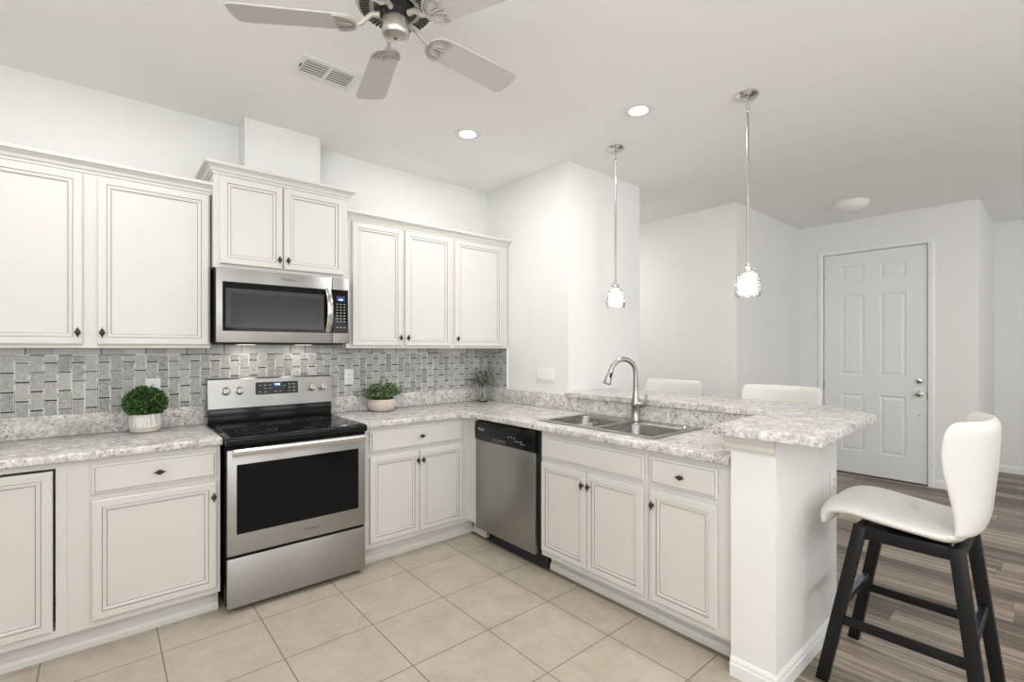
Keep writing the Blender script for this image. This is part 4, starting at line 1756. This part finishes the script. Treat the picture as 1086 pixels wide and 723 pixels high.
# low stone bowl with sage-green plant, right of the range
t = thing('potted_shrub', 'loose sage-green plant in a wide sandy stone bowl, right of the range', 'plant', (-1.145, -0.155, ZC))
bm = new_bm()
lathe(bm, [(0, 0.0), (0.045, 0.0), (0.062, 0.006), (0.076, 0.022), (0.081, 0.042), (0.078, 0.060), (0.070, 0.070), (0.065, 0.069), (0.068, 0.058), (0, 0.056)], 36)
bmesh.ops.transform(bm, matrix=Matrix.Diagonal((1.36, 1.36, 1.36, 1)), verts=list(bm.verts))
obj('bowl', bm, M_POTS, t)
bm = new_bm()
for k in range(120):
    a = random.uniform(0, 2 * PI)
    el = random.uniform(0.15, 1.0)
    reach = random.uniform(0.06, 0.125)
    base = Vector((random.uniform(-.04, .04), random.uniform(-.03, .03), 0.057))
    tip = base + Vector((math.cos(a) * reach * (1.15 - 0.75 * el) * 1.15, math.sin(a) * reach * (1.15 - 0.75 * el) * 0.75, 0.012 + reach * el * 0.80))
    tube(bm, [base, (base + tip) / 2 + Vector((0, 0, 0.012)), tip], [0.0016, 0.0013, 0.0008], 5, mi=1)
    for q in range(13):
        f = 0.25 + 0.75 * q / 12
        p = base.lerp(tip, f) + Vector((0, 0, 0.012 * 4 * f * (1 - f)))
        leaf(bm, p, (tip - base).normalized() * 0.5 + rnd_dir(), rnd_dir(), random.uniform(0.012, 0.018), random.uniform(0.010, 0.014))
bmesh.ops.transform(bm, matrix=Matrix.Diagonal((1.42, 1.15, 1.42, 1)), verts=list(bm.verts))
for v in bm.verts:
    v.co.y = min(v.co.y, 0.128 + 0.02 * (v.co.y - 0.128))
obj('foliage', bm, [M_SHRUB, M_STEM], t, smooth=False)

# eucalyptus sprigs in a glass bud vase in the corner
t = thing('bud_vase', 'small clear glass vase of eucalyptus sprigs in the worktop corner', 'vase', (-0.155, -0.135, ZC))
bm = new_bm()
out = [(0.0, 0.0), (0.034, 0.0), (0.041, 0.006), (0.042, 0.016), (0.036, 0.036), (0.026, 0.060), (0.021, 0.082), (0.022, 0.104), (0.027, 0.122)]
inn = [(0.025, 0.122), (0.0195, 0.104), (0.0185, 0.082), (0.0235, 0.060), (0.033, 0.036), (0.038, 0.018), (0.036, 0.008), (0.0, 0.007)]
lathe(bm, out + inn, 32)
bmesh.ops.transform(bm, matrix=Matrix.Diagonal((1.22, 1.22, 1.30, 1)), verts=list(bm.verts))
obj('glass_body', bm, M_VASE, t)
bm = new_bm()
for k in range(11):
    a = 2 * PI * k / 11 + random.uniform(-.2, .2)
    rch = random.uniform(0.03, 0.075)
    tip = Vector((math.cos(a) * rch, math.sin(a) * rch * 0.8, random.uniform(0.155, 0.215)))
    b_ = Vector((-math.cos(a) * 0.012, -math.sin(a) * 0.012, 0.014))
    nk = Vector((math.cos(a) * 0.006, math.sin(a) * 0.006, 0.105))
    tube(bm, [b_, nk, nk.lerp(tip, 0.6) + Vector((0, 0, 0.008)), tip], [0.0016, 0.0016, 0.0014, 0.001], 6, mi=1)
    for q in range(6):
        f = q / 5
        p = nk.lerp(tip, 0.35 + 0.65 * f)
        leaf(bm, p, Vector((math.cos(a), math.sin(a), 0.3)) * 0.6 + rnd_dir() * 0.9, rnd_dir(), random.uniform(0.024, 0.036), random.uniform(0.020, 0.028))
bmesh.ops.transform(bm, matrix=Matrix.Diagonal((1.38, 1.25, 1.34, 1)), verts=list(bm.verts))
obj('sprigs', bm, [M_EUC, M_STEM], t, smooth=False)
